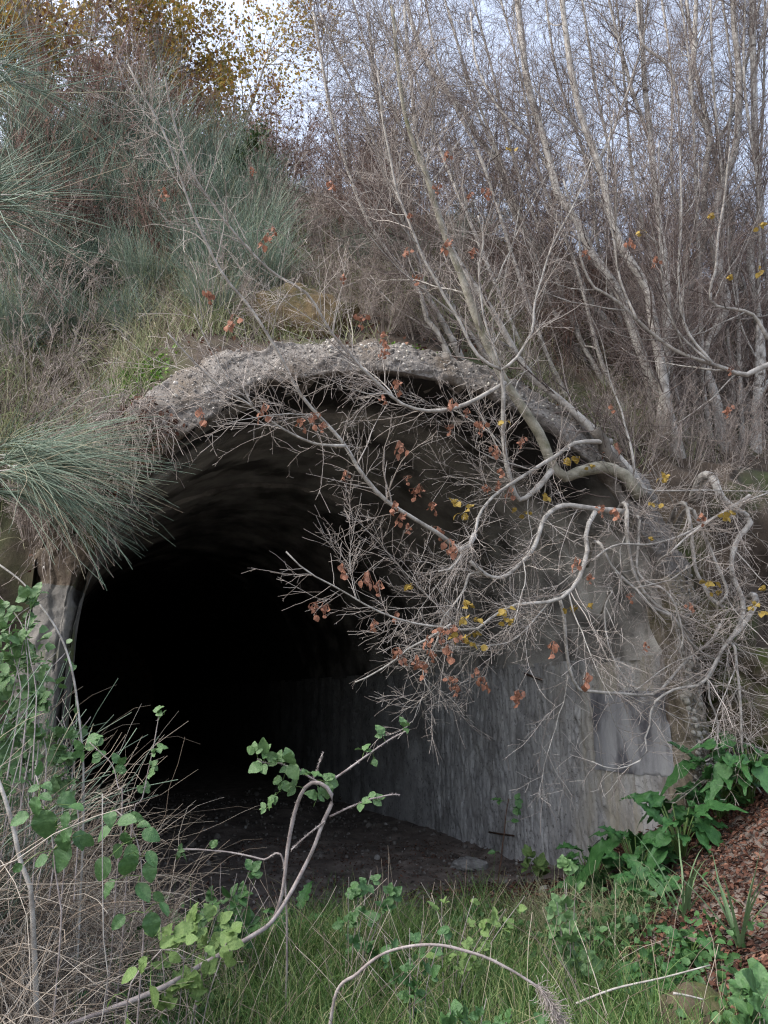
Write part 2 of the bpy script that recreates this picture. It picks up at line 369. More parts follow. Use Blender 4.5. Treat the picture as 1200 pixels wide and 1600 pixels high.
def mat_wall():
    """board-marked concrete: vertical rain streaks, painted shade deeper inside, ochre stain towards the open end (Object X = along, Z = up)"""
    m = bpy.data.materials.new('board_marked_concrete'); m.use_nodes = True
    n = m.node_tree.nodes; l = m.node_tree.links; n.clear()
    o = n.new('ShaderNodeOutputMaterial'); b = n.new('ShaderNodeBsdfPrincipled'); b.inputs['Roughness'].default_value = 0.92
    b.inputs['Specular IOR Level'].default_value = 0.2
    tc = n.new('ShaderNodeTexCoord')
    def noise(scale, st, det=7):
        mp = n.new('ShaderNodeMapping'); mp.inputs['Scale'].default_value = st; l.new(tc.outputs['Object'], mp.inputs[0])
        z = n.new('ShaderNodeTexNoise'); z.inputs['Scale'].default_value = scale; z.inputs['Detail'].default_value = det; z.inputs['Roughness'].default_value = 0.65
        l.new(mp.outputs[0], z.inputs['Vector']); return z.outputs[0]
    def ramp(src, stops):
        c = n.new('ShaderNodeValToRGB'); e = c.color_ramp.elements
        e[0].position, e[0].color = stops[0][0], (*stops[0][1], 1); e[1].position, e[1].color = stops[-1][0], (*stops[-1][1], 1)
        for p, q in stops[1:-1]:
            k = e.new(p); k.color = (*q, 1)
        l.new(src, c.inputs[0]); return c.outputs[0]
    def mix(f, a, bb, typ='MIX'):
        x = n.new('ShaderNodeMix'); x.data_type = 'RGBA'; x.blend_type = typ
        for s, v in ((0, f), (6, a), (7, bb)):
            if hasattr(v, 'is_linked') or hasattr(v, 'links'): l.new(v, x.inputs[s])
            else: x.inputs[s].default_value = v if s == 0 else (*v, 1)
        return x.outputs[2]
    def rng_(src, a, bb, c=0.0, d=1.0):
        r = n.new('ShaderNodeMapRange'); r.inputs[1].default_value = a; r.inputs[2].default_value = bb; r.inputs[3].default_value = c; r.inputs[4].default_value = d
        l.new(src, r.inputs[0]); return r.outputs[0]
    base = ramp(noise(5, (1, 1, 1), 9), [(0.3, (0.26, 0.26, 0.265)), (0.5, (0.44, 0.44, 0.44)), (0.7, (0.58, 0.575, 0.565))])
    streak = rng_(noise(4.5, (1, 1, 0.2), 9), 0.36, 0.62)
    c = mix(streak, mix(0.42, base, (0.14, 0.138, 0.138)), base)
    sx0 = n.new('ShaderNodeSeparateXYZ'); l.new(tc.outputs['Object'], sx0.inputs[0])
    fl = n.new('ShaderNodeMath'); fl.operation = 'MULTIPLY_ADD'; l.new(sx0.outputs[0], fl.inputs[0]); fl.inputs[1].default_value = 1 / 0.12; fl.inputs[2].default_value = 0.1 / 0.12
    fo = n.new('ShaderNodeMath'); fo.operation = 'FLOOR'; l.new(fl.outputs[0], fo.inputs[0])
    wn = n.new('ShaderNodeTexWhiteNoise'); wn.noise_dimensions = '1D'; l.new(fo.outputs[0], wn.inputs['W'])
    c = mix(rng_(wn.outputs[0], 0.45, 1.0, 0.0, 0.28), c, (0.17, 0.168, 0.168))
    c = mix(rng_(wn.outputs[0], 0.25, 0.0, 0.0, 0.3), c, (0.55, 0.545, 0.535))
    c = mix(rng_(noise(2.1, (1, 1, 0.7), 10), 0.5, 0.62, 0.0, 0.6), c, (0.17, 0.165, 0.16))
    c = mix(rng_(noise(30, (1, 1, 0.8), 4), 0.56, 0.66, 0.0, 0.75), c, (0.07, 0.068, 0.066))
    c = mix(rng_(noise(1.6, (1, 1, 0.4), 6), 0.52, 0.62, 0.0, 0.5), c, (0.46, 0.455, 0.45))
    sx = n.new('ShaderNodeSeparateXYZ'); l.new(tc.outputs['Object'], sx.inputs[0])
    st2 = rng_(noise(2.4, (1, 1, 0.16), 5), 0.48, 0.6)
    near = rng_(sx.outputs[0], 1.9, 0.9)
    mu = n.new('ShaderNodeMath'); mu.operation = 'MULTIPLY'; l.new(st2, mu.inputs[0]); l.new(near, mu.inputs[1])
    c = mix(mu.outputs[0], c, (0.36, 0.335, 0.28))
    edge = rng_(sx.outputs[0], 0.42, 0.12)
    mu2 = n.new('ShaderNodeMath'); mu2.operation = 'MULTIPLY'; l.new(rng_(noise(6, (1, 1, 0.3)), 0.4, 0.62), mu2.inputs[0]); l.new(edge, mu2.inputs[1])
    c = mix(mu2.outputs[0], c, (0.14, 0.095, 0.06))
    depth_shade = rng_(sx.outputs[0], 5.0, 12.0, 0.0, 0.85)  # shade of the deep bore, put into the wall colour
    c = mix(depth_shade, c, (0.03, 0.028, 0.028))
    sp = rng_(noise(70, (1, 1, 1), 2), 0.62, 0.72)
    low = rng_(sx.outputs[2], 1.1, 0.4)
    mu3 = n.new('ShaderNodeMath'); mu3.operation = 'MULTIPLY'; l.new(sp, mu3.inputs[0]); l.new(low, mu3.inputs[1])
    c = mix(mu3.outputs[0], c, (0.36, 0.34, 0.31))
    l.new(c, b.inputs['Base Color'])
    bp = n.new('ShaderNodeBump'); bp.inputs['Strength'].default_value = 0.7; bp.inputs['Distance'].default_value = 0.015
    l.new(noise(38, (1, 1, 0.5), 9), bp.inputs['Height']); l.new(bp.outputs[0], b.inputs['Normal'])
    l.new(b.outputs[0], o.inputs[0])
    return m
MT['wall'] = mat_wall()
MT['patch'] = mat('plaster_patch', [(0.3, (0.20, 0.205, 0.22)), (0.5, (0.31, 0.315, 0.33)), (0.7, (0.40, 0.405, 0.415))], 6, 8, 0.85, 0.4, 40, stretch=(1, 1, 0.22),
                  second=((0.10, 0.10, 0.115), 3.2, 0.5, 0.62, (1, 1, 0.5)))
MT['vault'] = mat('sooty_shaded_vault', [(0.32, (0.19, 0.182, 0.17)), (0.5, (0.36, 0.345, 0.32)), (0.68, (0.50, 0.485, 0.45))], 2.2, 9, 0.9, 0.6, 26,
                  second=((0.09, 0.086, 0.08), 1.6, 0.48, 0.64, (1, 1, 1)))
def soot_shade_over(m, c=(0.028, 0.027, 0.026)):
    """sooty crown at the mouth, plus painted shade that darkens with depth; less on the haunches"""
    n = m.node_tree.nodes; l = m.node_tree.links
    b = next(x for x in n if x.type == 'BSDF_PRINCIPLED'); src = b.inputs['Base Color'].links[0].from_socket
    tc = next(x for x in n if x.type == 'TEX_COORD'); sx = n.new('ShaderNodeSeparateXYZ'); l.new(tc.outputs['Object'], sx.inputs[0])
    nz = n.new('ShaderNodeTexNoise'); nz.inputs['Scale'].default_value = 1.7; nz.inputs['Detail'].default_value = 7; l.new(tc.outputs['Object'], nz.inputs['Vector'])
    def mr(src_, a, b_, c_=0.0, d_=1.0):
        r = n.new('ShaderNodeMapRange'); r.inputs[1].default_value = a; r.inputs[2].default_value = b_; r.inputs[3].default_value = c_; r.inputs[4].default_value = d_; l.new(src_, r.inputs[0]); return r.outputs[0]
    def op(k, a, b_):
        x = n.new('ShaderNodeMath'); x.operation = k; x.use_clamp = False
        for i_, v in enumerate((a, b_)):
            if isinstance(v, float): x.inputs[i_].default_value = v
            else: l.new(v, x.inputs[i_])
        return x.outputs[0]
    deep = mr(sx.outputs[0], 3.0, 11.0)  # interior shade painted into the vault colour, growing with depth
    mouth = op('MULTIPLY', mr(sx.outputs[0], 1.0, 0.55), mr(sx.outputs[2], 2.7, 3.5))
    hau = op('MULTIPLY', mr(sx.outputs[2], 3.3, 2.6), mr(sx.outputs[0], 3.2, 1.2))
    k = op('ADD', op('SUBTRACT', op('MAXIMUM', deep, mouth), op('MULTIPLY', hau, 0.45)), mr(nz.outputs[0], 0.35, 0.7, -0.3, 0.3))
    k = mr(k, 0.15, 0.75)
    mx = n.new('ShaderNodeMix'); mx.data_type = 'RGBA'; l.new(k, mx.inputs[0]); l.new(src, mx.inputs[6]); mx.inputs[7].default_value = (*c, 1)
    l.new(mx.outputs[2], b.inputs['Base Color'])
soot_shade_over(MT['vault'])
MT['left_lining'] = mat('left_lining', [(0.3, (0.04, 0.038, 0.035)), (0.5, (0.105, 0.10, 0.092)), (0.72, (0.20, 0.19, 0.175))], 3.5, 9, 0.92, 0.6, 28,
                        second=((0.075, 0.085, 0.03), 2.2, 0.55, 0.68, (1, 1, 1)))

# ------------------------------------------------------------------ objects
def root(name, label, cat, loc, group=None):
    o = bpy.data.objects.new(name, None); COL.objects.link(o)
    o.location = [float(v) for v in loc]; o.empty_display_size = 0.1
    o['label'] = label; o['category'] = cat
    if group: o['group'] = group
    return o

def part(name, me, m, parent, kind=None, label=None):
    if isinstance(me, tuple):
        V, Q = me
        if parent is not None:
            off = np.array(parent.location)
            p = parent.parent
            while p is not None:
                off = off + np.array(p.location); p = p.parent
            V = V - off
        me = mesh_quads(name, V, Q)
    o = bpy.data.objects.new(name, me); COL.objects.link(o)
    if m is not None and not me.materials: me.materials.append(m)
    if parent is not None: o.parent = parent
    if kind: o['kind'] = kind
    if label: o['label'] = label
    return o

def kids(o):
    return [c for c in bpy.data.objects if c.parent == o]

def copy_tree(o, kidmap, parent=None):
    c = o.copy(); COL.objects.link(c)
    if parent is not None: c.parent = parent
    for k in kidmap.get(o.name, []):
        copy_tree(k, kidmap, c)
    return c

# ================================================================== GROUND, HILL
def axis(lo, hi, a, b, step, n):
    """fine between a and b, coarse outside"""
    L = a - np.geomspace(step, a - lo, n)[::-1]
    R = b + np.geomspace(step, hi - b, n)
    return np.concatenate([L, np.arange(a, b + 1e-6, step), R])
xs = axis(-150, 150, -4.5, 5, 0.06, 26); ys = axis(-100, 250, 1.6, 10, 0.06, 26)
X, Y = np.meshgrid(xs, ys, indexing='ij')
Z = ground_z(X, Y) + 0.018 * fbm(X * 7, Y * 7, 3, 4)
g = part('ground', (np.stack([X, Y, Z], -1), grid_quads(len(xs), len(ys))), MT['soil'], None, 'structure')
ss = axis(-90, 90, -7.5, 9.5, 0.06, 22)
ts = np.concatenate([np.linspace(0.10, 1.0, 32), np.arange(1.07, 7.5, 0.07), 7.5 + np.geomspace(0.15, 110, 24)])
S, T = np.meshgrid(ss, ts, indexing='ij')
Z = hill_z(S, T)
# the steep bank beside the portal is pushed in and out so that it is broken, not planed
bank = sstep(np.abs(S), RO + 0.02, RO + 0.35) * (1 - sstep(T, 0.6, 1.2))
Tb = T - bank * (0.16 + 0.22 * fbm(S * 1.6, Z * 1.6, 4, 14) + 0.05 * fbm(S * 9, Z * 9, 2, 15))
part('hillside', (to_w(S, Tb, Z), grid_quads(len(ss), len(ts))), MT['hill'], None, 'structure')

# ================================================================== TUNNEL
tun = root('tunnel', 'derelict arched concrete tunnel mouth with black interior under the overgrown hill', 'tunnel', (C0[0], C0[1], 0))
TL = 30.0
SKEW = 0.13                          # the bore runs a little further left than square to its portal
def frame_obj(name, s, t, z, m, parent, flip=False, rot=True, kind=None, label=None):
    """a grid in the tunnel's frame; object axes: x along the tunnel, y across, z up"""
    if name in ('right_wall', 'plaster_patch', 'left_wall', 'vault', 'rubble_fill'): s = s - SKEW * np.maximum(t, 0)
    V = np.stack([t, -s, z], -1)
    q = grid_quads(*s.shape)
    if flip: q = q[:, ::-1]
    me = mesh_quads(name, V, q)
    o = part(name, me, m, parent, kind, label)
    o.rotation_euler = (0, 0, math.atan2(AX[1], AX[0]))
    return o

# right wall: boards 9-16 cm wide, each proud by a few mm, with joints, a crack and a spalled foot
tw = np.concatenate([np.arange(-0.02, 4.2, 0.012), np.arange(4.2, TL, 0.08)])
zw = np.arange(-0.3, 1.951, 0.02)
bw = []; x = -0.1
while x < TL:
    w_ = 0.12; bw.append((x, x + w_, rng.normal(0, 0.0035))); x += w_
edges = np.array([b[0] for b in bw]); offs = np.array([b[2] for b in bw])
Tw, Zw = np.meshgrid(tw, zw, indexing='ij')
k = np.clip(np.searchsorted(edges, Tw) - 1, 0, len(bw) - 1)
dj = np.minimum(Tw - edges[k], np.where(k + 1 < len(bw), edges[np.minimum(k + 1, len(bw) - 1)], TL) - Tw)
keep = sstep(fbm(Tw * 0.9, Zw * 1.1, 3, 31), -0.55, 0.1) * sstep(Tw, 0.5, 1.2)
rel = (offs[k] - 0.008 * np.exp(-(dj / 0.007) ** 2)) * keep
rel += 0.008 * fbm(Tw * 5, Zw * 2, 4, 33) + 0.006 * fbm(Tw * 34, Zw * 14, 3, 36) - 0.016 * sstep(fbm(Tw * 9, Zw * 4, 3, 39), 0.55, 0.8)
spall = sstep(fbm(Tw * 1.6, Zw * 2.1, 4, 40) + 0.5 * (1 - Zw), 0.25, 0.75) * (1 - sstep(Tw, 0.9, 1.6))
rel -= 0.022 * spall * (1 + 0.9 * fbm(Tw * 22, Zw * 22, 2, 44))
crack = np.abs(Tw - (1.92 + 0.03 * fbm(Zw * 3, Zw * 0, 3, 51))) < 0.014
rel -= 0.035 * crack * (Zw < 1.05)
for (hx, hz, hr) in ((2.9, 0.72, 0.07), (2.75, 0.45, 0.05), (2.2, 1.45, 0.09), (3.1, 0.95, 0.06), (1.3, 1.65, 0.08)):
    dd = ((Tw - hx) / hr) ** 2 + ((Zw - hz) / (hr * 1.8)) ** 2
    rel -= 0.04 * np.exp(-dd * (1 + 0.5 * fbm(Tw * 20, Zw * 20, 2, 7)))
rag = sstep(0.12 + 0.06 * fbm(Zw * 3, Zw * 0 + 4, 4, 60) - Tw, 0, 0.1) * 0.10
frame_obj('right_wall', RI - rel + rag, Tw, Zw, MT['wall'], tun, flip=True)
# smooth plaster patch on it
tp = np.arange(0.12, 1.04, 0.015); zp = np.arange(0.98, 1.66, 0.015)
Tp, Zp = np.meshgrid(tp, zp, indexing='ij')
din = np.minimum(np.minimum(Tp - tp[0], tp[-1] - Tp), np.minimum(Zp - zp[0], zp[-1] - Zp)) + 0.02 * fbm(Tp * 8, Zp * 8, 3, 3)
pr = 0.020 * sstep(din, -0.004, 0.006) - 0.012 + 0.003 * fbm(Tp * 14, Zp * 4, 3, 71)
frame_obj('plaster_patch', RI - 0.008 - pr, Tp + 0.02 * fbm(Zp * 5, Tp * 3, 2, 1), Zp, MT['patch'], tun, flip=True)
# left wall
tl = np.concatenate([np.arange(-0.02, 3.0, 0.03), np.arange(3.0, TL, 0.15)])
Tl, Zl = np.meshgrid(tl, np.arange(-0.3, 2.03, 0.04), indexing='ij')
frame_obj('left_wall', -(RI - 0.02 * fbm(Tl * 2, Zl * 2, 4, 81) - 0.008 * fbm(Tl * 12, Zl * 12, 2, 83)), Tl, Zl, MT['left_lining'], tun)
# vault: cast in rings about 1.2 m long that step a little, with long board marks
tv = np.concatenate([np.arange(-0.02, 5, 0.025), np.arange(5, TL + 0.1, 0.12)])
av = np.linspace(-0.02, pi + 0.02, 190)
Tv, Av = np.meshgrid(tv, av, indexing='ij')
ringi = np.floor((Tv + 0.35) / 1.25 + 0.03 * fbm(Av * 2, Tv * 0, 2, 5)).astype(int)
stp = np.array([0.0, 0.035, -0.01, 0.03, 0.0, 0.03] + [0.02, 0.0] * 20)[np.clip(ringi, 0, 40)]
brd = np.floor(Av * RI / 0.17).astype(int)
bo = rng.normal(0, 0.006, (60, 60))[np.clip(brd, 0, 59), np.clip(ringi, 0, 59)]
gr = 0.008 * np.exp(-((Av * RI / 0.17 - np.round(Av * RI / 0.17)) * 0.17 / 0.01) ** 2)
brk = 0.09 * sstep(fbm(Av * 3, Tv * 2.2, 4, 91), 0.1, 0.6) * (1 - sstep(Tv, 0.3, 0.8))
bl_ = sstep(np.minimum(Av, pi - Av), 0.0, 0.22)
rr = RI - (0.02 + stp) * bl_ + bo * bl_ + gr + 0.012 * fbm(Av * 5, Tv * 2, 4, 92) + brk * 0.6
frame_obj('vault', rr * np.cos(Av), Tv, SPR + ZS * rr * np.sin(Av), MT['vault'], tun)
# far end: the roof has come down, a slope of earth closes it
sE = np.linspace(-RI - 0.1, RI + 0.1, 30); zE = np.linspace(-0.3, 4.3, 30)
SE, ZE = np.meshgrid(sE, zE, indexing='ij')
frame_obj('rubble_fill', SE, TL - 0.5 - 0.9 * (1 - ZE / 4.3) + 0.3 * fbm(SE, ZE, 3, 2), ZE, MT['soil'], tun)

# the broken front ring: soffit lip, face of exposed aggregate, rough top going back under the soil
def path(u):
    """u in metres along the inner edge from the right foot over the crown to the left foot"""
    h = SPR + 0.3; arc = pi * RI
    a = np.clip((u - h) / RI, 0, pi)
    s = np.where(u < h, RI, np.where(u > h + arc, -RI, RI * np.cos(a)))
    z = np.where(u < h, u - 0.3, np.where(u > h + arc, SPR - (u - h - arc), SPR + ZS * RI * np.sin(a)))
    ns = np.where(u < h, 1.0, np.where(u > h + arc, -1.0, np.cos(a))); nz = np.where(u < h, 0.0, np.where(u > h + arc, 0.0, np.sin(a)))
    return s, z, ns, nz
UL = 2 * (SPR + 0.3) + pi * RI
def ring_surface(u, v):
    """v<0 soffit lip, 0..1 face, 1..2 top"""
    s, z, ns, nz = path(u)
    wid = (RO - RI) * (0.92 + 0.26 * fbm(u * 1.6, u * 0, 4, 101) + 0.07 * fbm(u * 9, u * 0, 2, 102))
    face = np.clip(v, 0, 1); lip = np.clip(-v, 0, 1); top = np.clip(v - 1, 0, 1)
    chip = 0.05 * sstep(fbm(u * 2.5, v * 1.5, 3, 104), 0.1, 0.6) * (1 - sstep(face, 0.0, 0.35))
    off = -0.012 + chip + face * wid
    off = off + top * 0.10 * (1 + fbm(u * 2, top * 2, 3, 110))
    t = -0.06 + 0.20 * face ** 1.8 + 0.7 * top + 0.32 * lip
    rough = 0.016 * fbm(u * 2.5, v * 2.0, 4, 105) + 0.009 * fbm(u * 26, v * 9, 3, 107) + 0.022 * sstep(fbm(u * 2, v * 3, 3, 109), 0.15, 0.25)
    rough = rough * (1 - 0.8 * lip)
    t = t - rough * (1 - top * 0.6); off = off + rough * 0.5 * face + rough * top
    off = off * (1 - lip) + (-0.012 + chip * (1 - lip)) * lip + chip * 0
    return s + ns * off, t, z + nz * off
uu = np.arange(0, UL, 0.014)
vv = np.concatenate([np.linspace(-1, 0, 8)[:-1], np.linspace(0, 1, 32), np.linspace(1, 2, 30)[1:]])
U, Vv = np.meshgrid(uu, vv, indexing='ij')
rs, rt, rz = ring_surface(U, Vv)
cut1, cut2 = int(2.9 / 0.014), int((UL - 2.6) / 0.014)
frame_obj('pier_face', rs[:cut1 + 1], rt[:cut1 + 1], rz[:cut1 + 1], MT['pier_face'], tun, flip=True)
cut3 = int((SPR + 0.3 + radians(140) * RI) / 0.014)
frame_obj('arch_ring', rs[cut1:cut3 + 1], rt[cut1:cut3 + 1], rz[cut1:cut3 + 1], MT['aggregate'], tun, flip=True)
frame_obj('arch_ring', rs[cut3:cut2 + 1], rt[cut3:cut2 + 1] - 0.06 * (sstep(np.arange(cut3, cut2 + 1), cut3, cut3 + 40) * (1 - sstep(np.arange(cut3, cut2 + 1), cut2 - 30, cut2)))[:, None] * (1 + fbm(U[cut3:cut2 + 1] * 3, Vv[cut3:cut2 + 1] * 2, 4, 130)), rz[cut3:cut2 + 1], MT['earthy'], tun, flip=True, label='crumbled earthy left shoulder of the arch')
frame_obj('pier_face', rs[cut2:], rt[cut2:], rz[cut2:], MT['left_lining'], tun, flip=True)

# pebble template
def blob(nu=6, nv=4):
    a = np.linspace(0, 2 * pi, nu, endpoint=False); b = np.linspace(-pi / 2, pi / 2, nv + 1)
    B, A = np.meshgrid(b, a, indexing='ij')
    V = np.stack([np.cos(A) * np.cos(B), np.sin(A) * np.cos(B), np.sin(B)], -1).reshape(-1, 3)
    return V, grid_quads(nv + 1, nu, True)
def rand_rot(n):
    q = nrm(rng.normal(0, 1, (n, 4))); w, x, y, z = q.T
    return np.stack([np.stack([1 - 2 * (y * y + z * z), 2 * (x * y - z * w), 2 * (x * z + y * w)], -1),
                     np.stack([2 * (x * y + z * w), 1 - 2 * (x * x + z * z), 2 * (y * z - x * w)], -1),
                     np.stack([2 * (x * z - y * w), 2 * (y * z + x * w), 1 - 2 * (x * x + y * y)], -1)], -2)
BV, BQ = blob()
n = 9000
u = rng.uniform(0.2, UL - 2.7, n); v = rng.uniform(0.03, 1.75, n)
s_, t_, z_ = ring_surface(u, v)
sz = np.exp(rng.normal(math.log(0.0062), 0.5, n)).clip(0.003, 0.026)
Rm = rand_rot(n) * (sz[:, None, None] * rng.uniform(0.6, 1.2, (n, 1, 3)))
part('pebble', stamp(BV, BQ, Rm, to_w(s_, t_, z_)), MT['pebble'], tun, 'stuff')
n = 900; u = rng.uniform(SPR + 0.3 + radians(136) * RI, UL - 2.9, n); v = rng.uniform(0.25, 1.6, n)
s_, t_, z_ = ring_surface(u, v); Pq = to_w(s_, t_ - 0.05, z_)
dv = np.stack([rng.normal(0.3, .5, n), rng.normal(-0.7, .35, n), rng.normal(0.1, .5, n)], 1)
part('hanging_roots', tubes(walk(Pq, dv, rng.uniform(0.12, 0.55, n), 8, 0.22, -0.16, 0.1), np.full((n, 8), 0.0018), 3), MT['dead_stem'], tun, 'stuff')
n = 600; u = rng.uniform(SPR + 0.3 + radians(136) * RI, UL - 3.0, n); v = rng.uniform(0.0, 1.5, n)
s_, t_, z_ = ring_surface(u, v)
def tri_leaf():
    V = np.array([[-.3, 0, 0], [.3, 0, 0], [-.45, .5, .1], [.45, .5, -.05], [-.1, 1, -.1], [.1, 1, -.1]], float); return V, np.array([[0, 1, 3, 2], [2, 3, 5, 4]])
LV, LQ = tri_leaf()
part('fallen_leaves', stamp(LV, LQ, rand_rot(n) * (0.04 * rng.uniform(0.4, 1.2, (n, 1, 1))), to_w(s_, t_ - 0.055, z_)), MT['litter'], tun, 'stuff')
# bigger cobbles, one by one: the column at the corner of the right pier, and some in the arch
BV2, BQ2 = blob(10, 6)
cob = []
for i in range(3):
    V = BV2 * np.array([1, 0.75 + 0.1 * i, 0.6])
    V = V * (1 + 0.12 * vnoise(V[:, :1] * 2 + i, V[:, 1:2] * 2 + V[:, 2:], i))
    me = mesh_quads('cobble', V, BQ2); me.materials.append(MT['cobble']); cob.append(me)
def cobble(u, v, size, i):
    s_, t_, z_ = ring_surface(np.array(u), np.array(v))
    o = bpy.data.objects.new('cobble', cob[i % 3]); COL.objects.link(o); o.parent = tun
    o.location = Vector(to_w(s_, t_ - 0.2 * size, z_)) - tun.location
    o.rotation_euler = rng.uniform(-0.5, 0.5, 3) + np.array([pi / 2, 0, rng.uniform(0, 6)]); o.scale = (size, size, size)
zz = 0.95
for i in range(26):
    cobble(0.3 + zz, rng.uniform(-0.02, 0.2), rng.uniform(0.02, 0.045), i); zz += rng.uniform(0.02, 0.06)
for i in range(22):
    cobble(rng.uniform(0.9, 2.3), rng.uniform(0.1, 0.9), rng.uniform(0.012, 0.028), i)
for i in range(34):
    cobble(rng.uniform(4.4, UL - 3.2), rng.uniform(0.1, 1.3), rng.uniform(0.010, 0.024), i)

# reinforcement: a hooked bar and a stub out of the pier, a pin out of the right wall
def wire(pts, r, n=14, k=6):
    P = catmull(np.array(pts), n)
    return tubes(P[None], np.full((1, n), r), k)
YB = Yf(1100) - 0.12
part('hooked_bar', wire([at(1136, 1221, YB), at(1118, 1222, YB - .02), at(1100, 1226, YB - .05), at(1091, 1230, YB - .05), at(1089, 1237, YB - .06), at(1096, 1241, YB - .08), at(1108, 1238, YB - .1)], 0.013, 22), MT['iron'], tun)
part('hooked_bar', wire([at(1136, 1208, YB), at(1130, 1209, YB - .03), at(1125, 1205, YB - .04), at(1123, 1199, YB - .03)], 0.011), MT['iron'], tun)
def on_right_wall(px, py, out_=0.0):
    """point where the line through that pixel meets the inner right wall"""
    u, v = (px - 600) / F, (800 - py) / F
    d = np.array([u, CP - v * SP, SP + v * CP])
    s0, t0 = to_st(0.0, 0.0); ds = d[0] * RX[0] + d[1] * RX[1]
    dt = d[0] * AX[0] + d[1] * AX[1]
    kk = (RI - out_ - s0 - SKEW * t0) / (ds + SKEW * dt)
    return CAM + d * kk
part('iron_pin', wire([on_right_wall(764, 1300, .0), on_right_wall(782, 1303, .03), on_right_wall(803, 1306, .06)], 0.009), MT['iron'], tun)
part('iron_pin', wire([on_right_wall(820, 1052, .0), on_right_wall(834, 1058, .03), on_right_wall(846, 1062, .05)], 0.012), MT['iron'], tun)

# ================================================================== ROCKS
def rock(name, label, cat, loc, size, m, seed, sink=0.3, amp=0.28):
    V, Q = blob(72, 44)
    nn = vnoise(V[:, 0] * 1.7 + seed, V[:, 1] * 1.7 + V[:, 2] * 1.3, seed) + 0.5 * vnoise(V[:, 0] * 4 + V[:, 2] * 3, V[:, 1] * 4 - V[:, 2] * 2, seed + 2) \
        + 0.22 * vnoise(V[:, 0] * 11 + V[:, 2] * 8, V[:, 1] * 11 - V[:, 2] * 7, seed + 4)
    nn = nn + 0.25 * np.abs(vnoise(V[:, 0] * 6 - V[:, 2] * 5, V[:, 1] * 6 + V[:, 2] * 6, seed + 6)) + 0.10 * vnoise(V[:, 0] * 26 + V[:, 2] * 21, V[:, 1] * 26 - V[:, 2] * 19, seed + 8)
    V = V * (1 + amp * nn[:, None]) * np.array(size)
    me = mesh_quads(name, V, Q); me.materials.append(m)
    o = bpy.data.objects.new(name, me); COL.objects.link(o)
    o.location = [float(loc[0]), float(loc[1]), float(loc[2] + size[2] * (1 - 2 * sink))]
    o.rotation_euler = (0, 0, rng.uniform(-0.4, 0.4))
    o['label'] = label; o['category'] = cat
    return o
p = hit(462, 512); rock('clay_outcrop', 'ochre clay outcrop bared in the slope just above the arch', 'rock', p, (0.55, 0.24, 0.36), MT['clay'], 3, 0.52, 0.24)
p = at(1085, 1560, 3.7); p[2] = float(ground_z(p[0], p[1])); rock('mossy_rock', 'mossy boulder low in the leaf litter at the lower right', 'rock', p, (0.17, 0.16, 0.18), MT['mossrock'], 5, 0.34, 0.12)
p = at(735, 1338, 8.05); p[2] = float(ground_z(p[0], p[1])); rock('concrete_lump', 'pale lump of broken concrete lying at the foot of the right tunnel wall', 'rubble', p, (0.17, 0.13, 0.07), MT['rubble'], 7, 0.25, 0.2)
for i, (px, py, sz, lb) in enumerate(((1165, 1140, (0.42, 0.3, 0.34), 'brown moss covered rock in the bank right of the pier'),
                                     (1180, 1060, (0.40, 0.28, 0.24), 'mossy rock in the bank above the larger moss covered one'),
                                     (1105, 985, (0.20, 0.22, 0.20), 'rounded brown rock at the top of the pier behind hanging branches'))):
    q = at(px, py, Yf(px) + 0.05); q[2] -= sz[2] * 0.4
    rock('bank_rock', lb, 'rock', q, sz, MT['mossrock'], 11 + i, 0.3, 0.25)

# small stones on the tunnel floor
n = 3500
t_ = rng.uniform(0.3, 9, n); s_ = rng.uniform(-2.2, 2.2, n) - SKEW * t_
w_ = to_w(s_, t_, 0 * s_); w_[:, 2] = ground_z(w_[:, 0], w_[:, 1]) + 0.005
sz = np.exp(rng.normal(math.log(0.011), 0.6, n)).clip(0.004, 0.06)
Rm = rand_rot(n) * (sz[:, None, None] * rng.uniform(0.6, 1.2, (n, 1, 3)))
part('floor_rubble', stamp(BV, BQ, Rm, w_), MT['floor_stone'], None, 'stuff')


# ================================================================== TREES
def px_line(pts, Y0, Y1, w0, w1, n, abs_px=False):
    """a limb seen at these pixels, going from distance Y0 to Y1, w0..w1 pixels wide"""
    m = len(pts)
    L = np.concatenate([[0], np.cumsum([math.hypot(pts[i + 1][0] - pts[i][0], pts[i + 1][1] - pts[i][1]) for i in range(m - 1)])])
    f = L / L[-1]
    P = np.array([at(x, y, Y0 + (Y1 - Y0) * q) for (x, y), q in zip(pts, f)])
    C = catmull(P, n)
    ff = np.linspace(0, 1, n)
    dep = proj(C)[2]
    R = 0.5 * (w0 + (w1 - w0) * ff ** 0.55) / F * dep
    R = R * (1 + 0.13 * fbm(np.linspace(0, 11, n) + C[0, 2] * 7, np.full(n, C[0, 0] * 5), 3, 17))
    C[1:-1] += fbm(np.linspace(0, 7, n) + C[0, 0] * 9, np.full(n, C[0, 2]), 3, 7)[1:-1, None] * R[1:-1, None] * np.array([0.35, 0.2, 0.2])
    return C, R

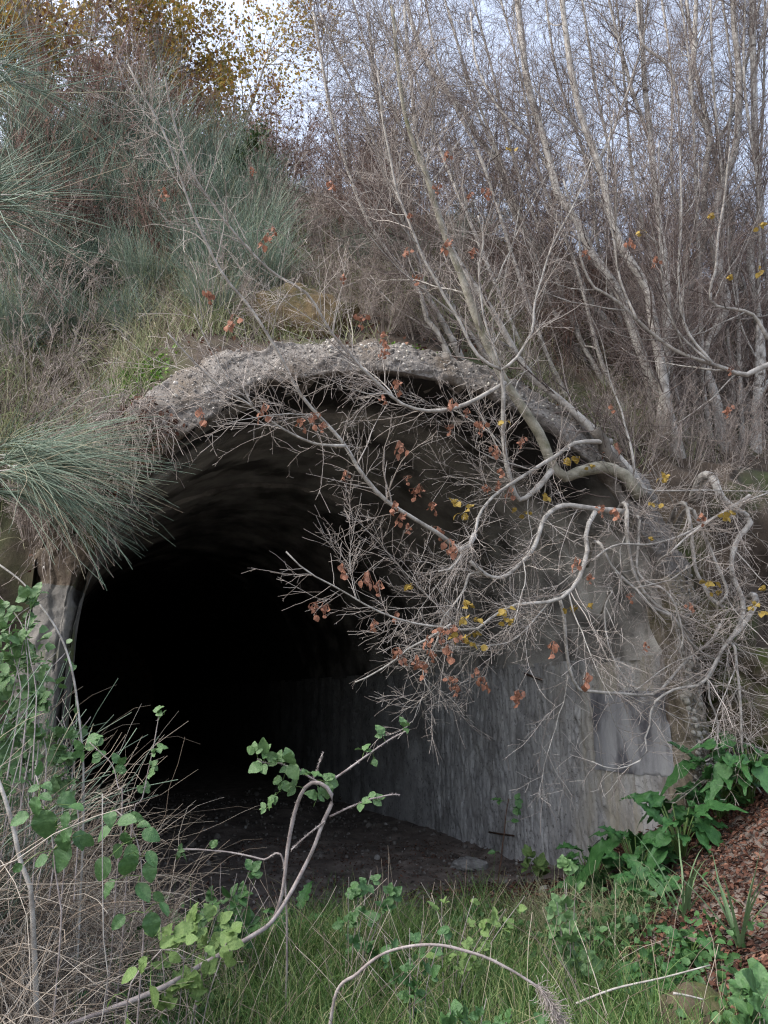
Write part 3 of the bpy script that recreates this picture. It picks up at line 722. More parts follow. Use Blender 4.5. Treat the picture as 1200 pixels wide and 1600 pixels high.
leafmesh = {}
def curled_leaf_cluster(k, m, sz, nleaf, hang):
    """a bunch of small leaves on short stalks; one of a few shared meshes"""
    key = (k, m)
    if key in leafmesh: return leafmesh[key]
    parts = []
    TV, TQ = leaf_template(4, 3, 0.42, 0.35, 0.0)
    for i in range(nleaf):
        a = rng.uniform(0, 2 * pi); tilt = rng.uniform(0.9, 1.5) if hang else rng.uniform(-0.2, 0.9)
        d = np.array([cos(a) * cos(tilt), sin(a) * cos(tilt), -sin(tilt)])
        x = nrm(np.cross(d, rng.normal(0, 1, 3))); Rm = np.stack([x, d, np.cross(x, d)], 1) * sz * rng.uniform(0.7, 1.25)
        p = np.array([rng.normal(0, sz * 0.45), rng.normal(0, sz * 0.45), -rng.uniform(0, sz * (2.0 if hang else 0.5))])
        parts.append(stamp(TV, TQ, Rm[None], p[None]))
        parts.append(tubes(np.stack([np.zeros(3), p * 0.5 + [0, 0, 0.002], p])[None], np.full((1, 3), 0.0012), 3))
    me = mesh_quads('leaf_cluster', *join(*parts)); me.materials.append(MT[m]); leafmesh[key] = me
    return me

def leaf_template(n, mcols, width, curl, serr, lobes=0.0, tipw=0.0, fold=0.25, wave=0.0, vein=0.0):
    """a leaf along +Y from the origin, length 1: n lengths by 2*mcols/2 columns, folded along its rib"""
    t = np.linspace(0, 1, n + 1)
    c = np.linspace(-1, 1, mcols if mcols % 2 else mcols + 1)
    Tt, Cc = np.meshgrid(t, c, indexing='ij')
    w = width * (np.sin(pi * np.clip(t, 0, 1) ** 0.8) ** 0.75 * (1 - tipw * t) + 0.02)
    if lobes: w = w * (1 - lobes * 0.5 * (1 + np.cos(t * 2 * pi * 4.5)))
    if serr: w = w * (1 + serr * np.where(np.arange(n + 1) % 2, 1, -1))
    x = Cc * w[:, None]
    z = fold * np.abs(Cc) * w[:, None] + vein * np.cos(2 * pi * (Tt * 9 - np.abs(Cc) * 2.0)) * np.minimum(np.abs(Cc) * 3, 1) - curl * Tt ** 2 + wave * np.sin(Tt * 17) * np.abs(Cc) * width
    y = Tt - 0.15 * curl * Tt ** 2
    return np.stack([x, y, z], -1).reshape(-1, 3), grid_quads(n + 1, len(c))

trees = []
def make_tree(label, trunk, limbs=(), bark='bark_grey', twig='twig_brown', name='bare_tree', nb=12, ntw=(150, 700, 900), leafy=0,
              group=None, cat='tree', sw=1.0, up=0.07, bl=(0.8, 2.0), tl=(0.35, 0.95), fl=(0.14, 0.42), tm=2.0, lbark=None, stump=None):
    ntw = [int(q * tm) for q in ntw]
    C, R = trunk
    base = C[0].copy()
    o = root(name, label, cat, base, group)
    part('trunk', tubes(C[None], R[None], 9), MT[bark], o)
    srcs = [(C, R)]
    for li, (c, r) in enumerate(limbs):
        part('limb', tubes(c[None], r[None], 9), MT[stump if stump and li == 0 else (lbark or bark)], o); srcs.append((c, r))
    N = 24
    P0 = np.array([catmull(c, N) for c, r in srcs]); R0 = np.array([np.interp(np.linspace(0, 1, N), np.linspace(0, 1, len(r)), r) for c, r in srcs])
    P1, R1 = spawn(P0, R0, nb, 0.15, 0.97, (25, 60), bl, 12, 0.10, up, 0.5, 0.0016)
    for i in range(nb):
        part('branch', tubes(P1[i:i + 1], R1[i:i + 1], 5), MT[lbark or bark], o)
    res = lambda P, R, n: (P[:, np.linspace(0, P.shape[1] - 1, n).round().astype(int)], R[:, np.linspace(0, R.shape[1] - 1, n).round().astype(int)])
    pa = join_strands([(P0, R0), res(P1, R1, 12)])
    P2, R2 = spawn(*pa, ntw[0], 0.12, 1.0, (24, 66), tl, 9, 0.11, up * 0.7, 0.5, 0.0013 * sw)
    P2b, R2b = spawn(P2, R2, ntw[1], 0.1, 1.0, (20, 68), fl, 5, 0.13, up * 0.5, 0.75, 0.0011 * sw)
    P3, R3 = spawn(np.concatenate([P2b]), R2b, ntw[2], 0.1, 1.0, (30, 65), (fl[0] * 0.4, fl[1] * 0.5), 3, 0.10, 0.02, 0.85, 0.0010 * sw)
    part('twigs', join(tubes(P2, R2, 4), tubes(P2b, R2b, 3), tubes(P3, R3, 3)), MT[twig], o, 'stuff')
    trees.append((o, np.concatenate([P2.reshape(-1, 3), P2b.reshape(-1, 3)])))
    return o

def join_strands(lst):
    N = max(p.shape[1] for p, r in lst)
    P, R = [], []
    for p, r in lst:
        if p.shape[1] != N:
            x = np.linspace(0, p.shape[1] - 1, N); a = np.minimum(x.astype(int), p.shape[1] - 2); f = (x - a)
            p = p[:, a] * (1 - f)[None, :, None] + p[:, a + 1] * f[None, :, None]
            r = r[:, a] * (1 - f)[None] + r[:, a + 1] * f[None]
        P.append(p); R.append(r)
    return np.concatenate(P), np.concatenate(R)

# ---- the leaning many-limbed tree on the right shoulder of the arch
yb = 5.95
def off(pts, a, b):          # distances a and b in front of the portal face
    return Yf(pts[0][0]) - a, Yf(pts[-1][0]) - b
def L(pts, a, b, w0, w1, n=26):
    return px_line(pts, *off(pts, a, b), w0 * 0.72, w1 * 0.72, n)
trunkA = L([(1000, 775), (975, 742), (940, 731), (905, 738), (878, 746), (860, 722), (845, 680), (825, 648), (807, 622), (790, 596), (772, 560), (750, 507), (735, 470), (720, 427), (707, 400), (695, 367), (682, 325), (667, 275), (647, 225), (632, 170), (620, 90), (612, 10)], 0.15, 0.5, 34, 7, 46)
limbsA = [
    L([(790, 598), (760, 615), (732, 630), (700, 640), (662, 642), (625, 630), (597, 605), (562, 572), (540, 547), (517, 520), (480, 460), (425, 425), (370, 370), (325, 310), (295, 260), (270, 185), (258, 120)], 0.35, 1.0, 11, 4, 36),
    L([(742, 835), (722, 862), (690, 838), (645, 810), (597, 777), (560, 732), (540, 697), (512, 665), (495, 647), (472, 620), (450, 582), (440, 560), (420, 527), (390, 480), (345, 425), (305, 340), (280, 270), (260, 215), (225, 150), (200, 100)], 0.45, 1.1, 13, 4, 40),
    L([(540, 697), (500, 695), (475, 687), (445, 672), (407, 647), (382, 627), (350, 610), (330, 592), (300, 562), (262, 520)], 0.78, 1.0, 8, 3),
    L([(395, 636), (380, 607), (352, 587), (337, 560), (320, 527), (303, 490)], 0.95, 1.0, 5, 2.5),
    L([(862, 735), (845, 757), (825, 775), (812, 781), (802, 765), (793, 730), (787, 690), (786, 650), (787, 610), (783, 578)], 0.2, 0.4, 14, 9),
    L([(783, 578), (752, 560), (732, 532), (717, 500), (695, 465), (672, 422), (657, 395), (637, 342), (622, 307), (610, 250), (598, 190), (590, 110)], 0.42, 0.6, 8, 4),
    L([(783, 578), (807, 560), (827, 525), (833, 510), (835, 475), (845, 440), (850, 420), (862, 385), (875, 360), (900, 312), (925, 250)], 0.42, 0.6, 7, 3),
    L([(783, 575), (772, 545), (762, 517), (755, 490), (750, 455), (748, 417), (755, 375), (747, 337)], 0.42, 0.6, 6, 3),
    L([(955, 690), (900, 692), (870, 712), (852, 722), (800, 755), (775, 772), (760, 787), (747, 807), (742, 835), (725, 862), (705, 888), (685, 893)], 0.15, 0.5, 13, 5),
    L([(975, 800), (930, 795), (880, 790), (852, 808), (842, 837), (832, 860), (812, 882), (785, 902), (760, 898), (735, 877)], 0.25, 0.5, 15, 8),
    L([(760, 898), (735, 896), (725, 922), (707, 947), (690, 970), (683, 1000), (662, 1045), (667, 1072), (678, 1086)], 0.45, 0.55, 8, 2.5),
    L([(930, 800), (915, 830), (918, 862), (905, 905), (897, 917), (872, 937), (837, 942), (805, 945), (775, 960), (750, 980), (735, 986), (712, 982), (650, 975), (590, 955), (530, 920), (480, 893), (447, 862)], 0.3, 0.7, 13, 3),
    L([(875, 937), (882, 962), (885, 1012), (890, 1042), (900, 1070), (912, 1079), (975, 1084), (1020, 1085), (1040, 1070), (1070, 1035), (1112, 1000), (1125, 975)], 0.35, 0.3, 8, 6),
    L([(897, 917), (860, 940), (820, 985), (790, 1005), (735, 1010), (690, 1012)], 0.4, 0.6, 5, 2.5),
]
make_tree('tree with a thick bent olive trunk sending long branches across the tunnel mouth', trunkA, limbsA,
          'bark_olive', 'twig_pale', nb=95, ntw=(900, 4200, 3800), up=0.015, bl=(0.45, 1.15), tl=(0.22, 0.6), fl=(0.07, 0.26), sw=1.0, tm=1.3, lbark='bark_pale')

# ---- broken stump with a tall trunk growing on
hB = 0.0
trunkB = L([(1010, 785), (985, 740), (955, 705), (928, 672), (900, 646), (865, 615), (840, 597), (820, 572), (802, 542), (785, 512), (770, 485), (748, 455), (727, 425), (705, 385), (685, 330), (668, 270), (650, 200), (640, 110), (632, 10)], 0.05, 0.1, 24, 6, 44)
make_tree('tree with a thick broken dark base and a straight grey trunk leaning far left', trunkB, [
    L([(1012, 790), (980, 748), (950, 706), (930, 672)], 0.10, 0.16, 36, 26, 14)], 'bark_grey', 'twig_brown', stump='bark_dark', nb=16, ntw=(170, 800, 900))

# ---- tangle of bent limbs hanging down the pier
def Rr(pts, a, b, w0, w1, n=24):
    C, R = L(pts, a, b, w0, w1, n)
    p0 = C[0] + np.array([0.05, 0.55, -0.12]); p1 = C[0] + np.array([0.02, 0.2, 0.0])
    C = catmull(np.vstack([p0, p1, C[1:]]), n + 6); R = np.concatenate([np.full(6, R[0] * 1.15), R])
    return C, R
trunkC = Rr([(1110, 735), (1130, 780), (1172, 812), (1152, 842), (1143, 875), (1146, 905), (1158, 930), (1160, 962), (1147, 990), (1130, 1012), (1107, 1060)], 0.05, 0.3, 19, 8, 30)
limbsC = [
    Rr([(1180, 770), (1130, 800), (1085, 827), (1050, 842), (1012, 851), (970, 850), (945, 860), (925, 877)], 0.2, 0.5, 8, 4),
    Rr([(935, 840), (950, 875), (967, 897), (1000, 927), (1017, 947), (1052, 965), (1070, 992), (1090, 1015), (1130, 1037)], 0.45, 0.35, 9, 5),
    Rr([(980, 780), (980, 825), (982, 862), (995, 905), (1020, 940), (1050, 962), (1065, 985)], 0.35, 0.4, 13, 6),
    Rr([(1000, 800), (997, 850), (995, 887), (1007, 907), (1037, 920), (1055, 945), (1063, 972), (1068, 1000), (1060, 1020)], 0.3, 0.45, 8, 4),
    Rr([(1070, 780), (1080, 825), (1085, 882), (1100, 915), (1112, 937), (1132, 950)], 0.25, 0.3, 11, 8),
    Rr([(1080, 790), (1110, 860), (1130, 905), (1135, 930), (1120, 945)], 0.2, 0.3, 10, 7),
    Rr([(1188, 925), (1175, 955), (1155, 985), (1135, 1005), (1110, 1050), (1095, 1070), (1060, 1075), (1030, 1090), (1018, 1105), (1015, 1135), (1005, 1160), (1012, 1177), (987, 1195), (957, 1202), (925, 1190)], 0.35, 0.5, 13, 2.5),
    Rr([(1147, 1000), (1150, 1025), (1155, 1075), (1158, 1130), (1160, 1175), (1170, 1210), (1197, 1250)], 0.4, 0.6, 9, 4),
    Rr([(1107, 1060), (1108, 1090), (1118, 1115), (1122, 1140), (1115, 1180), (1090, 1195)], 0.3, 0.35, 8, 3),
    Rr([(1040, 870), (1085, 830), (1150, 790), (1200, 770)], 0.5, 0.5, 5, 3),
    Rr([(1160, 1175), (1140, 1195), (1112, 1195), (1095, 1190)], 0.45, 0.4, 5, 2.5),
    Rr([(1160, 1160), (1190, 1170), (1230, 1190)], 0.45, 0.4, 6, 3),
    Rr([(960, 920), (945, 950), (950, 1005), (970, 1050), (990, 1075)], 0.5, 0.45, 6, 2.5),
    Rr([(1000, 740), (1010, 765), (1100, 766), (1200, 768)], 0.3, 0.3, 4, 3),
]
make_tree('tangled tree with bare crooked limbs hanging down over the broken right pier', trunkC, limbsC, 'bark_grey', 'twig_pale', nb=40,
          ntw=(430, 1900, 1900), up=-0.01, bl=(0.4, 1.0), tl=(0.2, 0.6), fl=(0.07, 0.26), sw=1.0, tm=1.3, lbark='bark_pale')

# ---- trunks on the slope behind
def TT(pts, w0, w1, lean=0.0, dy=0.0):
    b = hit(*pts[0]); y = b[1] + dy
    C, R = px_line(pts, y, y + lean, w0, w1, 30)
    d = nrm(C[0] - C[2]); foot = C[0] + d * 0.15 + np.array([0, 0, -0.5])
    C = np.concatenate([foot[None], C]); R = np.concatenate([R[:1] * 1.9, R])
    R[1] *= 1.25; R[2] *= 1.08
    return C, R
T3 = TT([(1000, 560), (960, 515), (922, 470), (900, 427), (870, 405), (835, 380), (815, 352), (800, 322), (792, 300), (775, 250), (747, 217), (730, 182), (710, 155), (685, 127), (655, 70), (635, 0)], 16, 6, -0.3)
make_tree('slim pale tree leaning left with a kinked trunk above the stump', T3, [
    px_line([(815, 352), (790, 270), (760, 207), (740, 162), (725, 107), (712, 55), (700, 12)], T3[0][15, 1], T3[0][15, 1] - .2, 7, 3, 16)], nb=14, ntw=(170, 900, 900))
T4 = TT([(1050, 690), (1030, 620), (1005, 555), (970, 465), (945, 425), (925, 395), (900, 340), (875, 310), (865, 275), (850, 217), (832, 160), (822, 112), (817, 60), (805, -40)], 18, 9, -0.3)
make_tree('grey trunk leaning left whose upper half rises straight in front of the dark bushes', T4, [
    px_line([(872, 300), (850, 250), (815, 205), (780, 170), (745, 100), (735, 20)], T4[0][18, 1], T4[0][18, 1] + .3, 6, 3, 16)], nb=14, ntw=(170, 900, 900))
T5 = TT([(1062, 725), (1045, 660), (1030, 560), (1017, 475), (1015, 460), (1000, 430), (982, 405), (965, 375), (957, 347), (947, 300), (940, 270), (925, 225), (910, 190), (895, 125), (885, 50), (875, -40)], 20, 8, -0.2)
make_tree('tall grey trunk with a pale patch at its middle, left of the forked one', T5, [
    px_line([(935, 255), (960, 200), (985, 130), (1005, 60), (1015, -20)], T5[0][20, 1], T5[0][20, 1] + .4, 6, 3, 14)], 'bark_pale', nb=14, ntw=(170, 900, 900))
T6 = TT([(1028, 700), (1032, 650), (1040, 590), (1042, 520), (1040, 450), (1038, 400), (1033, 370), (1025, 295), (1015, 212), (1008, 125), (1000, 0), (997, -50)], 15, 8, 0.1)
make_tree('straight upright grey trunk with a dark side fork near the top', T6, [
    px_line([(1014, 215), (995, 162), (982, 122), (965, 57), (950, -10)], T6[0][20, 1], T6[0][20, 1] - .2, 7, 4, 14),
    px_line([(1062, 165), (1045, 105), (1010, 75), (1000, 55), (995, 0)], T6[0][20, 1] - .3, T6[0][20, 1] - .3, 5, 4, 14)], nb=14, ntw=(170, 900, 900))
T7 = TT([(1040, 640), (1040, 560), (1050, 512), (1067, 467), (1080, 440), (1097, 400), (1102, 337), (1099, 300), (1105, 240), (1110, 215), (1095, 182), (1080, 150), (1085, 80), (1090, -30)], 18, 6, 0.2)
make_tree('forked trunk curving right then upright, its two stems parting in a narrow V', T7, [
    px_line([(1100, 300), (1122, 265), (1115, 232), (1140, 190), (1168, 90), (1190, -10)], T7[0][16, 1], T7[0][16, 1] + .2, 8, 4, 16)], nb=14, ntw=(170, 900, 900))
T8 = TT([(1130, 690), (1120, 620), (1100, 560), (1128, 500), (1135, 470), (1127, 440), (1117, 395), (1115, 362), (1125, 300), (1150, 230), (1155, 125), (1147, 25), (1145, -40)], 20, 8, 0.2)
make_tree('pale trunk with a bulge where it bends above the twisted roots', T8, [], 'bark_pale', nb=12, ntw=(150, 800, 800))
T9 = TT([(1180, 700), (1185, 620), (1190, 560), (1182, 475), (1175, 425), (1175, 382), (1187, 337), (1187, 300), (1180, 220), (1178, 130), (1176, 50), (1177, -40)], 17, 9, 0.2)
make_tree('tallest straight trunk at the right edge of the picture', T9, [
    px_line([(1178, 130), (1190, 60), (1205, -20)], T9[0][22, 1], T9[0][22, 1], 6, 4, 10)], nb=12, ntw=(150, 800, 800))
T10 = TT([(1165, 640), (1165, 560), (1165, 455), (1152, 425), (1142, 395), (1145, 350), (1138, 312), (1122, 265), (1108, 200), (1085, 100), (1070, -20)], 13, 5, 0.3)
make_tree('thin pale trunk with a zigzag stem between the forked and the bulging trunks', T10, [], 'bark_pale', nb=10, ntw=(130, 700, 700))
T11 = L([(1260, 545), (1200, 570), (1182, 578), (1162, 586), (1137, 577), (1107, 567), (1060, 550), (1030, 530), (995, 500), (970, 475), (945, 458), (925, 445), (908, 405), (905, 370), (895, 330), (880, 280)], 0.55, 0.45, 15, 4, 34)
make_tree('long limb sagging in from the right edge and climbing diagonally left across the trunks', T11, [
    L([(995, 500), (970, 440), (960, 380), (952, 330), (950, 240), (960, 170)], 0.5, 0.6, 7, 3),
    L([(1112, 567), (1075, 520), (1062, 470), (1060, 420), (1065, 330), (1063, 250), (1060, 150)], 0.5, 0.6, 8, 3),
    L([(1107, 565), (1060, 520), (1040, 470), (1033, 420), (1030, 330), (1030, 220)], 0.5, 0.7, 6, 3),
    L([(1200, 530), (1180, 495), (1160, 485), (1115, 476), (1110, 450), (1118, 420), (1122, 370), (1132, 310), (1140, 230)], 0.55, 0.7, 9, 4),
], 'bark_pale', 'twig_brown', name='leaning_limb', nb=22, ntw=(200, 900, 900), cat='limb', sw=1.0)
T12 = TT([(720, 560), (712, 540), (690, 500), (672, 470), (660, 440), (652, 400), (640, 380), (628, 330), (612, 270), (600, 210), (585, 120), (575, 20)], 10, 5, -0.2)
make_tree('slender pale tree rooted behind the crown of the arch, left of the olive trunk', T12, [], 'bark_pale', nb=12, ntw=(150, 800, 800))
T13 = TT([(700, 555), (685, 520), (665, 495), (660, 465), (645, 440), (620, 410), (600, 385), (575, 345), (548, 280), (520, 190), (505, 110), (490, 20)], 9, 4, -0.2)
make_tree('slender bowed tree, leftmost of the pale stems on the arch crown', T13, [], 'bark_pale', nb=12, ntw=(150, 700, 700))

slim = []
for (bx, by, tx, ty, w0) in ((760, 560, 500, 20, 8), (800, 570, 545, -20, 8), (840, 590, 600, -20, 9), (885, 620, 660, -30, 9), (910, 560, 690, -20, 8), (945, 600, 730, -30, 9), (975, 640, 775, -30, 8), (1000, 610, 850, -30, 8), (1020, 660, 905, -30, 9),
                             (1075, 690, 960, -30, 9), (1090, 640, 1030, -30, 8), (1110, 680, 1060, -30, 9), (1145, 680, 1110, -30, 8), (1160, 700, 1125, -30, 9), (1190, 690, 1165, -30, 9), (1205, 660, 1195, -30, 8)):
    dx, dy = tx - bx, ty - by; r_ = lambda k: rng.uniform(-k, k)
    slim.append((bx, TT([(bx, by), (bx + 0.17 * dx + r_(6), by + 0.12 * dy), (bx + 0.42 * dx + r_(10), by + 0.34 * dy), (bx + 0.62 * dx + r_(12), by + 0.55 * dy), (bx + 0.82 * dx + r_(12), by + 0.78 * dy), (tx, ty)], w0, 3, rng.uniform(-.3, .3))))
slim.sort(key=lambda q: q[0])
for i, (bx, tk) in enumerate(slim):
    make_tree(('%s from left of the thin pale leaning stems behind the arch crown and pier' % ('first second third fourth fifth sixth seventh eighth ninth tenth eleventh twelfth thirteenth fourteenth fifteenth sixteenth'.split()[i])),
              tk, [], 'bark_pale', name='slender_tree', nb=9, ntw=(70, 330, 330), group='thin pale leaning stems', bl=(0.6, 1.6))

# ---- dry brown and yellow leaf bunches, each hung on a twig that is there
dry = [(533, 885), (641, 386), (741, 391), (648, 428), (612, 592), (608, 620), (631, 690), (658, 765), (640, 770), (652, 790), (628, 775), (706, 617), (735, 640), (749, 660), (785, 735), (780, 752), (795, 757), (762, 755), (700, 665), (597, 505), (598, 530), (600, 545), (505, 662), (491, 640), (475, 655), (538, 722), (410, 630), (511, 945), (497, 945), (580, 965), (620, 955), (570, 882), (593, 905), (690, 978), (710, 975), (700, 1000), (672, 995), (680, 1010), (704, 1055), (712, 1075), (740, 1040), (755, 1057), (783, 1090), (810, 1082), (864, 993), (918, 1052), (906, 858), (918, 890), (982, 925), (940, 700), (960, 627), (961, 690), (1143, 630), (1142, 570), (920, 382), (690, 240), (752, 290), (735, 300), (680, 290), (700, 370), (312, 637), (367, 490), (325, 455), (262, 295), (415, 370), (437, 345), (390, 258), (540, 427), (560, 490), (518, 285), (1025, 400), (985, 375), (820, 682), (660, 1030), (625, 1010), (655, 1020), (710, 830), (690, 815), (646, 745), (667, 775), (636, 810), (1075, 940), (1098, 805), (940, 790), (955, 785), (1010, 1000), (775, 690), (650, 330)]
yel = [(735, 945), (748, 960), (720, 965), (725, 1000), (740, 1010), (715, 990), (790, 970), (800, 968), (785, 945), (895, 945), (930, 940), (745, 990), (707, 790), (730, 800), (735, 785), (810, 790), (820, 795), (855, 770), (790, 665), (900, 715), (890, 720), (925, 720), (1033, 738), (1035, 745), (1015, 790), (1020, 840), (1140, 800), (1130, 805), (1110, 910), (1120, 925), (1190, 915), (1195, 925), (1180, 940), (1170, 945), (1190, 950), (1120, 340), (1185, 350), (1190, 430), (990, 360), (795, 240), (1140, 435), (640, 915)]
AP = np.concatenate([p for o, p in trees]); AO = np.concatenate([np.full(len(p), i) for i, (o, p) in enumerate(trees)])
axp, ayp, adp = proj(AP)
def hang(lst, m, sz, nleaf, hangdown, nm):
    for j, (x, y) in enumerate(lst):
        dd = (axp - x) ** 2 + (ayp - y) ** 2 + 40 * adp ** 2
        i = int(np.argmin(dd)); o = trees[AO[i]][0]
        me = curled_leaf_cluster(j % 5, m, sz, nleaf, hangdown)
        c = bpy.data.objects.new(nm, me); COL.objects.link(c); c.parent = o
        c.location = Vector(AP[i]) - o.location; c.rotation_euler = (0, 0, rng.uniform(0, 6.28)); q = rng.uniform(0.75, 1.35); c.scale = (q, q, q)
hang(dry, 'dry_leaf', 0.034, 9, True, 'dry_leaf_cluster')
hang(yel, 'yellow_leaf', 0.040, 5, False, 'yellow_leaf_cluster')

# ================================================================== SAPLINGS AND THICKETS on the slope and crest
def sapling_meshes(h, stems, ntw, spread, rb):
    a = rng.uniform(0, 2 * pi, stems)
    d = np.stack([np.cos(a) * spread, np.sin(a) * spread, np.ones(stems)], 1) * (1 + 0.0 * a[:, None])
    P = walk(np.stack([np.cos(a) * 0.08, np.sin(a) * 0.08, 0 * a - 0.1], 1), d * rng.uniform(0.5, 1.2, (stems, 1)) + [0, 0, 0.6], h * rng.uniform(0.65, 1.1, stems), 16, 0.045, 0.012)
    R = rb * rng.uniform(0.6, 1.1, stems)[:, None] * (1 - 0.9 * np.linspace(0, 1, 16)[None])
    P1, R1 = spawn(P, R, ntw[0], 0.2, 1.0, (20, 55), (0.16 * h, 0.36 * h), 8, 0.12, 0.06, 0.55, 0.002)
    P2, R2 = spawn(P1, R1, ntw[1], 0.1, 1.0, (20, 65), (0.06 * h, 0.16 * h), 5, 0.15, 0.04, 0.7, 0.0017)
    P3, R3 = spawn(P2, R2, ntw[2], 0.1, 1.0, (25, 70), (0.02 * h, 0.07 * h), 3, 0.12, 0.02, 0.8, 0.0015)
    return tubes(P, R, 5), join(tubes(P1, R1, 4), tubes(P2, R2, 3), tubes(P3, R3, 3)), P3

def proto(kind, name, cat, stem_m, twig_m, gen):
    """first of a kind, standing far below; moved to its place by the first call of place()"""
    o = root(name, '', cat, (0, 0, 0))
    st, tw, P3 = gen
    nst = len(st[0]) // (18 * 5)
    if nst <= 4:
        for i in range(nst):
            part('stem', (st[0][i * 90:(i + 1) * 90], st[1][i * 85:(i + 1) * 85] - i * 90), MT[stem_m], o)
    else:
        part('stems', st, MT[stem_m], o, 'stuff')
    part('twigs', tw, MT[twig_m], o, 'stuff')
    return [o, False]
def add_leaves(o, P, n, sz, m, name='foliage'):
    TV, TQ = leaf_template(2, 3, 0.4, 0.2, 0)
    c = P.reshape(-1, 3)[rng.integers(0, P.size // 3, n)] + rng.normal(0, sz * 0.5, (n, 3))
    part(name, stamp(TV, TQ, rand_rot(n) * (sz * rng.uniform(0.6, 1.2, (n, 1, 1))), c), MT[m], o, 'stuff')

PLACED = {}
def area(px, py):
    if py < 345:
        for lim, t_ in ((130, 'on the crest at the far left'), (280, 'around the tall broom'), (400, 'just right of the tall broom'), (505, 'on the crest above the evergreen'), (620, 'on the crest above the arch crown'),
                        (700, 'on the skyline mound'), (775, 'just right of the skyline mound'), (850, 'on the skyline above the olive trunk'), (1000, 'on the skyline between tall trunks'), (1110, 'on the skyline behind the fork')):
            if px < lim: return t_
        return 'on the skyline at the right border'
    if py < 425:
        for lim, t_ in ((160, 'high on the left slope'), (330, 'below the tall broom'), (480, 'by the evergreen bush'), (640, 'right of the ochre outcrop'), (800, 'behind the leaning trunks'), (980, 'among the upright trunks')):
            if px < lim: return t_
        return 'amid the rightmost trunks'
    for lim, t_ in ((75, 'at the left border'), (260, 'in the dry grass'), (480, 'left of the outcrop'), (700, 'just above the arch crown'), (870, 'behind the olive trunk'), (1010, 'around the broken stump'), (1100, 'above the pier')):
        if px < lim: return t_
    return 'above the right bank'
def place(pr, loc, rz, sc, label, group):
    if not pr[1]:
        o = pr[0]; pr[1] = True
    else:
        km = {}
        for c in pr[0].children: km.setdefault(pr[0].name, []).append(c)
        o = copy_tree(pr[0], km)
    o.location = [float(v) for v in loc]; o.rotation_euler = (rng.uniform(-.06, .06), rng.uniform(-.06, .06), rz); o.scale = (sc, sc, sc)
    o['label'] = label
    if group: o['group'] = group
    return o

saps = []
for i in range(3):
    gen = sapling_meshes(4.6, 3, (46, 520, 1500), 0.16, 0.028)
    saps.append(proto('sapling', 'bare_sapling', 'tree', 'bark_grey', 'twig_brown', gen))
j = 0
for px, py, sc in ((560, 300, 1.0), (640, 290, 1.1), (700, 310, 1.0), (760, 320, 1.1), (820, 300, 1.1), (880, 320, 1.2), (930, 305, 1.1), (985, 330, 1.2), (1040, 330, 1.2), (1090, 330, 1.25), (1140, 340, 1.2), (1190, 350, 1.2), (1230, 380, 1.2),
                   (520, 270, 0.9), (470, 260, 0.9), (850, 420, 0.8), (1080, 440, 0.9), (1160, 470, 0.9), (1000, 480, 0.8), (740, 400, 0.8), (160, 260, 0.8), (80, 250, 0.8), (300, 240, .8), (600, 300, 1.2), (670, 300, 1.2), (850, 310, 1.3), (900, 315, 1.3), (960, 320, 1.3), (1010, 320, 1.35), (1060, 330, 1.35), (1115, 330, 1.35), (1170, 345, 1.35), (1215, 345, 1.3), (430, 270, 1.1), (380, 270, 1.0)):
    p = hit(px, py)
    PLACED.setdefault(('grey bare sapling with fine twigs', 'grey bare saplings', area(px, py)), []).append((px, place(saps[j % 3], p - [0, 0, .1], rng.uniform(0, 6.28), sc, '', 'bare saplings on the slope'))); j += 1

shr = []
for i in range(3):
    gen = sapling_meshes(1.7, 16, (170, 900, 1900), 0.55, 0.011)
    s_ = proto('shrub', 'bare_shrub', 'shrub', 'twig_red', 'twig_red', gen)
    add_leaves(s_[0], gen[2], 260, 0.035, 'litter', 'dry_leaves')
    shr.append(s_)
for j, (px, py, sc) in enumerate(((60, 330, 1.1), (150, 300, 1.1), (230, 280, 1.1), (330, 280, 1.0), (420, 290, 1.2), (480, 300, 1.2), (540, 320, 1.2), (600, 330, 1.2), (660, 350, 1.1), (720, 320, 1.9), (800, 330, 1.7), (690, 300, 2.2), (750, 300, 2.2), (560, 300, 1.5), (620, 300, 1.6), (860, 320, 1.5), (930, 330, 1.4), (1010, 330, 1.4), (1080, 340, 1.5), (1150, 350, 1.6), (1200, 360, 1.6), (100, 290, 1.5), (420, 280, 1.6), (490, 290, 1.6), (870, 370, 1.2),
                                 (940, 360, 1.2), (1010, 370, 1.2), (1070, 380, 1.2), (1130, 390, 1.2), (1190, 410, 1.3), (860, 470, .9), (930, 520, .9), (1050, 480, 1.0), (1150, 520, 1.1), (580, 400, .8), (780, 440, .8), (380, 330, 1.0), (450, 330, 1.0), (1100, 560, .8), (980, 600, .7), (880, 560, .7), (520, 360, .9), (900, 420, 1.1), (980, 430, 1.1), (1060, 430, 1.1), (1120, 450, 1.1), (1190, 480, 1.1), (820, 400, 1.1), (1000, 520, 1.0), (1100, 510, 1.0), (1220, 560, 1.0), (750, 360, 1.2), (640, 400, .9), (560, 360, 1.0), (60, 420, 1.0), (130, 450, .9), (270, 440, .8), (1190, 640, .8), (1050, 620, .7))):
    p = hit(px, py)
    PLACED.setdefault(('reddish brown leafless shrub with fine twigs', 'reddish brown leafless shrubs', area(px, py)), []).append((px, place(shr[j % 3], p - [0, 0, .06], rng.uniform(0, 6.28), sc * 0.95, '', 'reddish brown shrubs on the slope')))

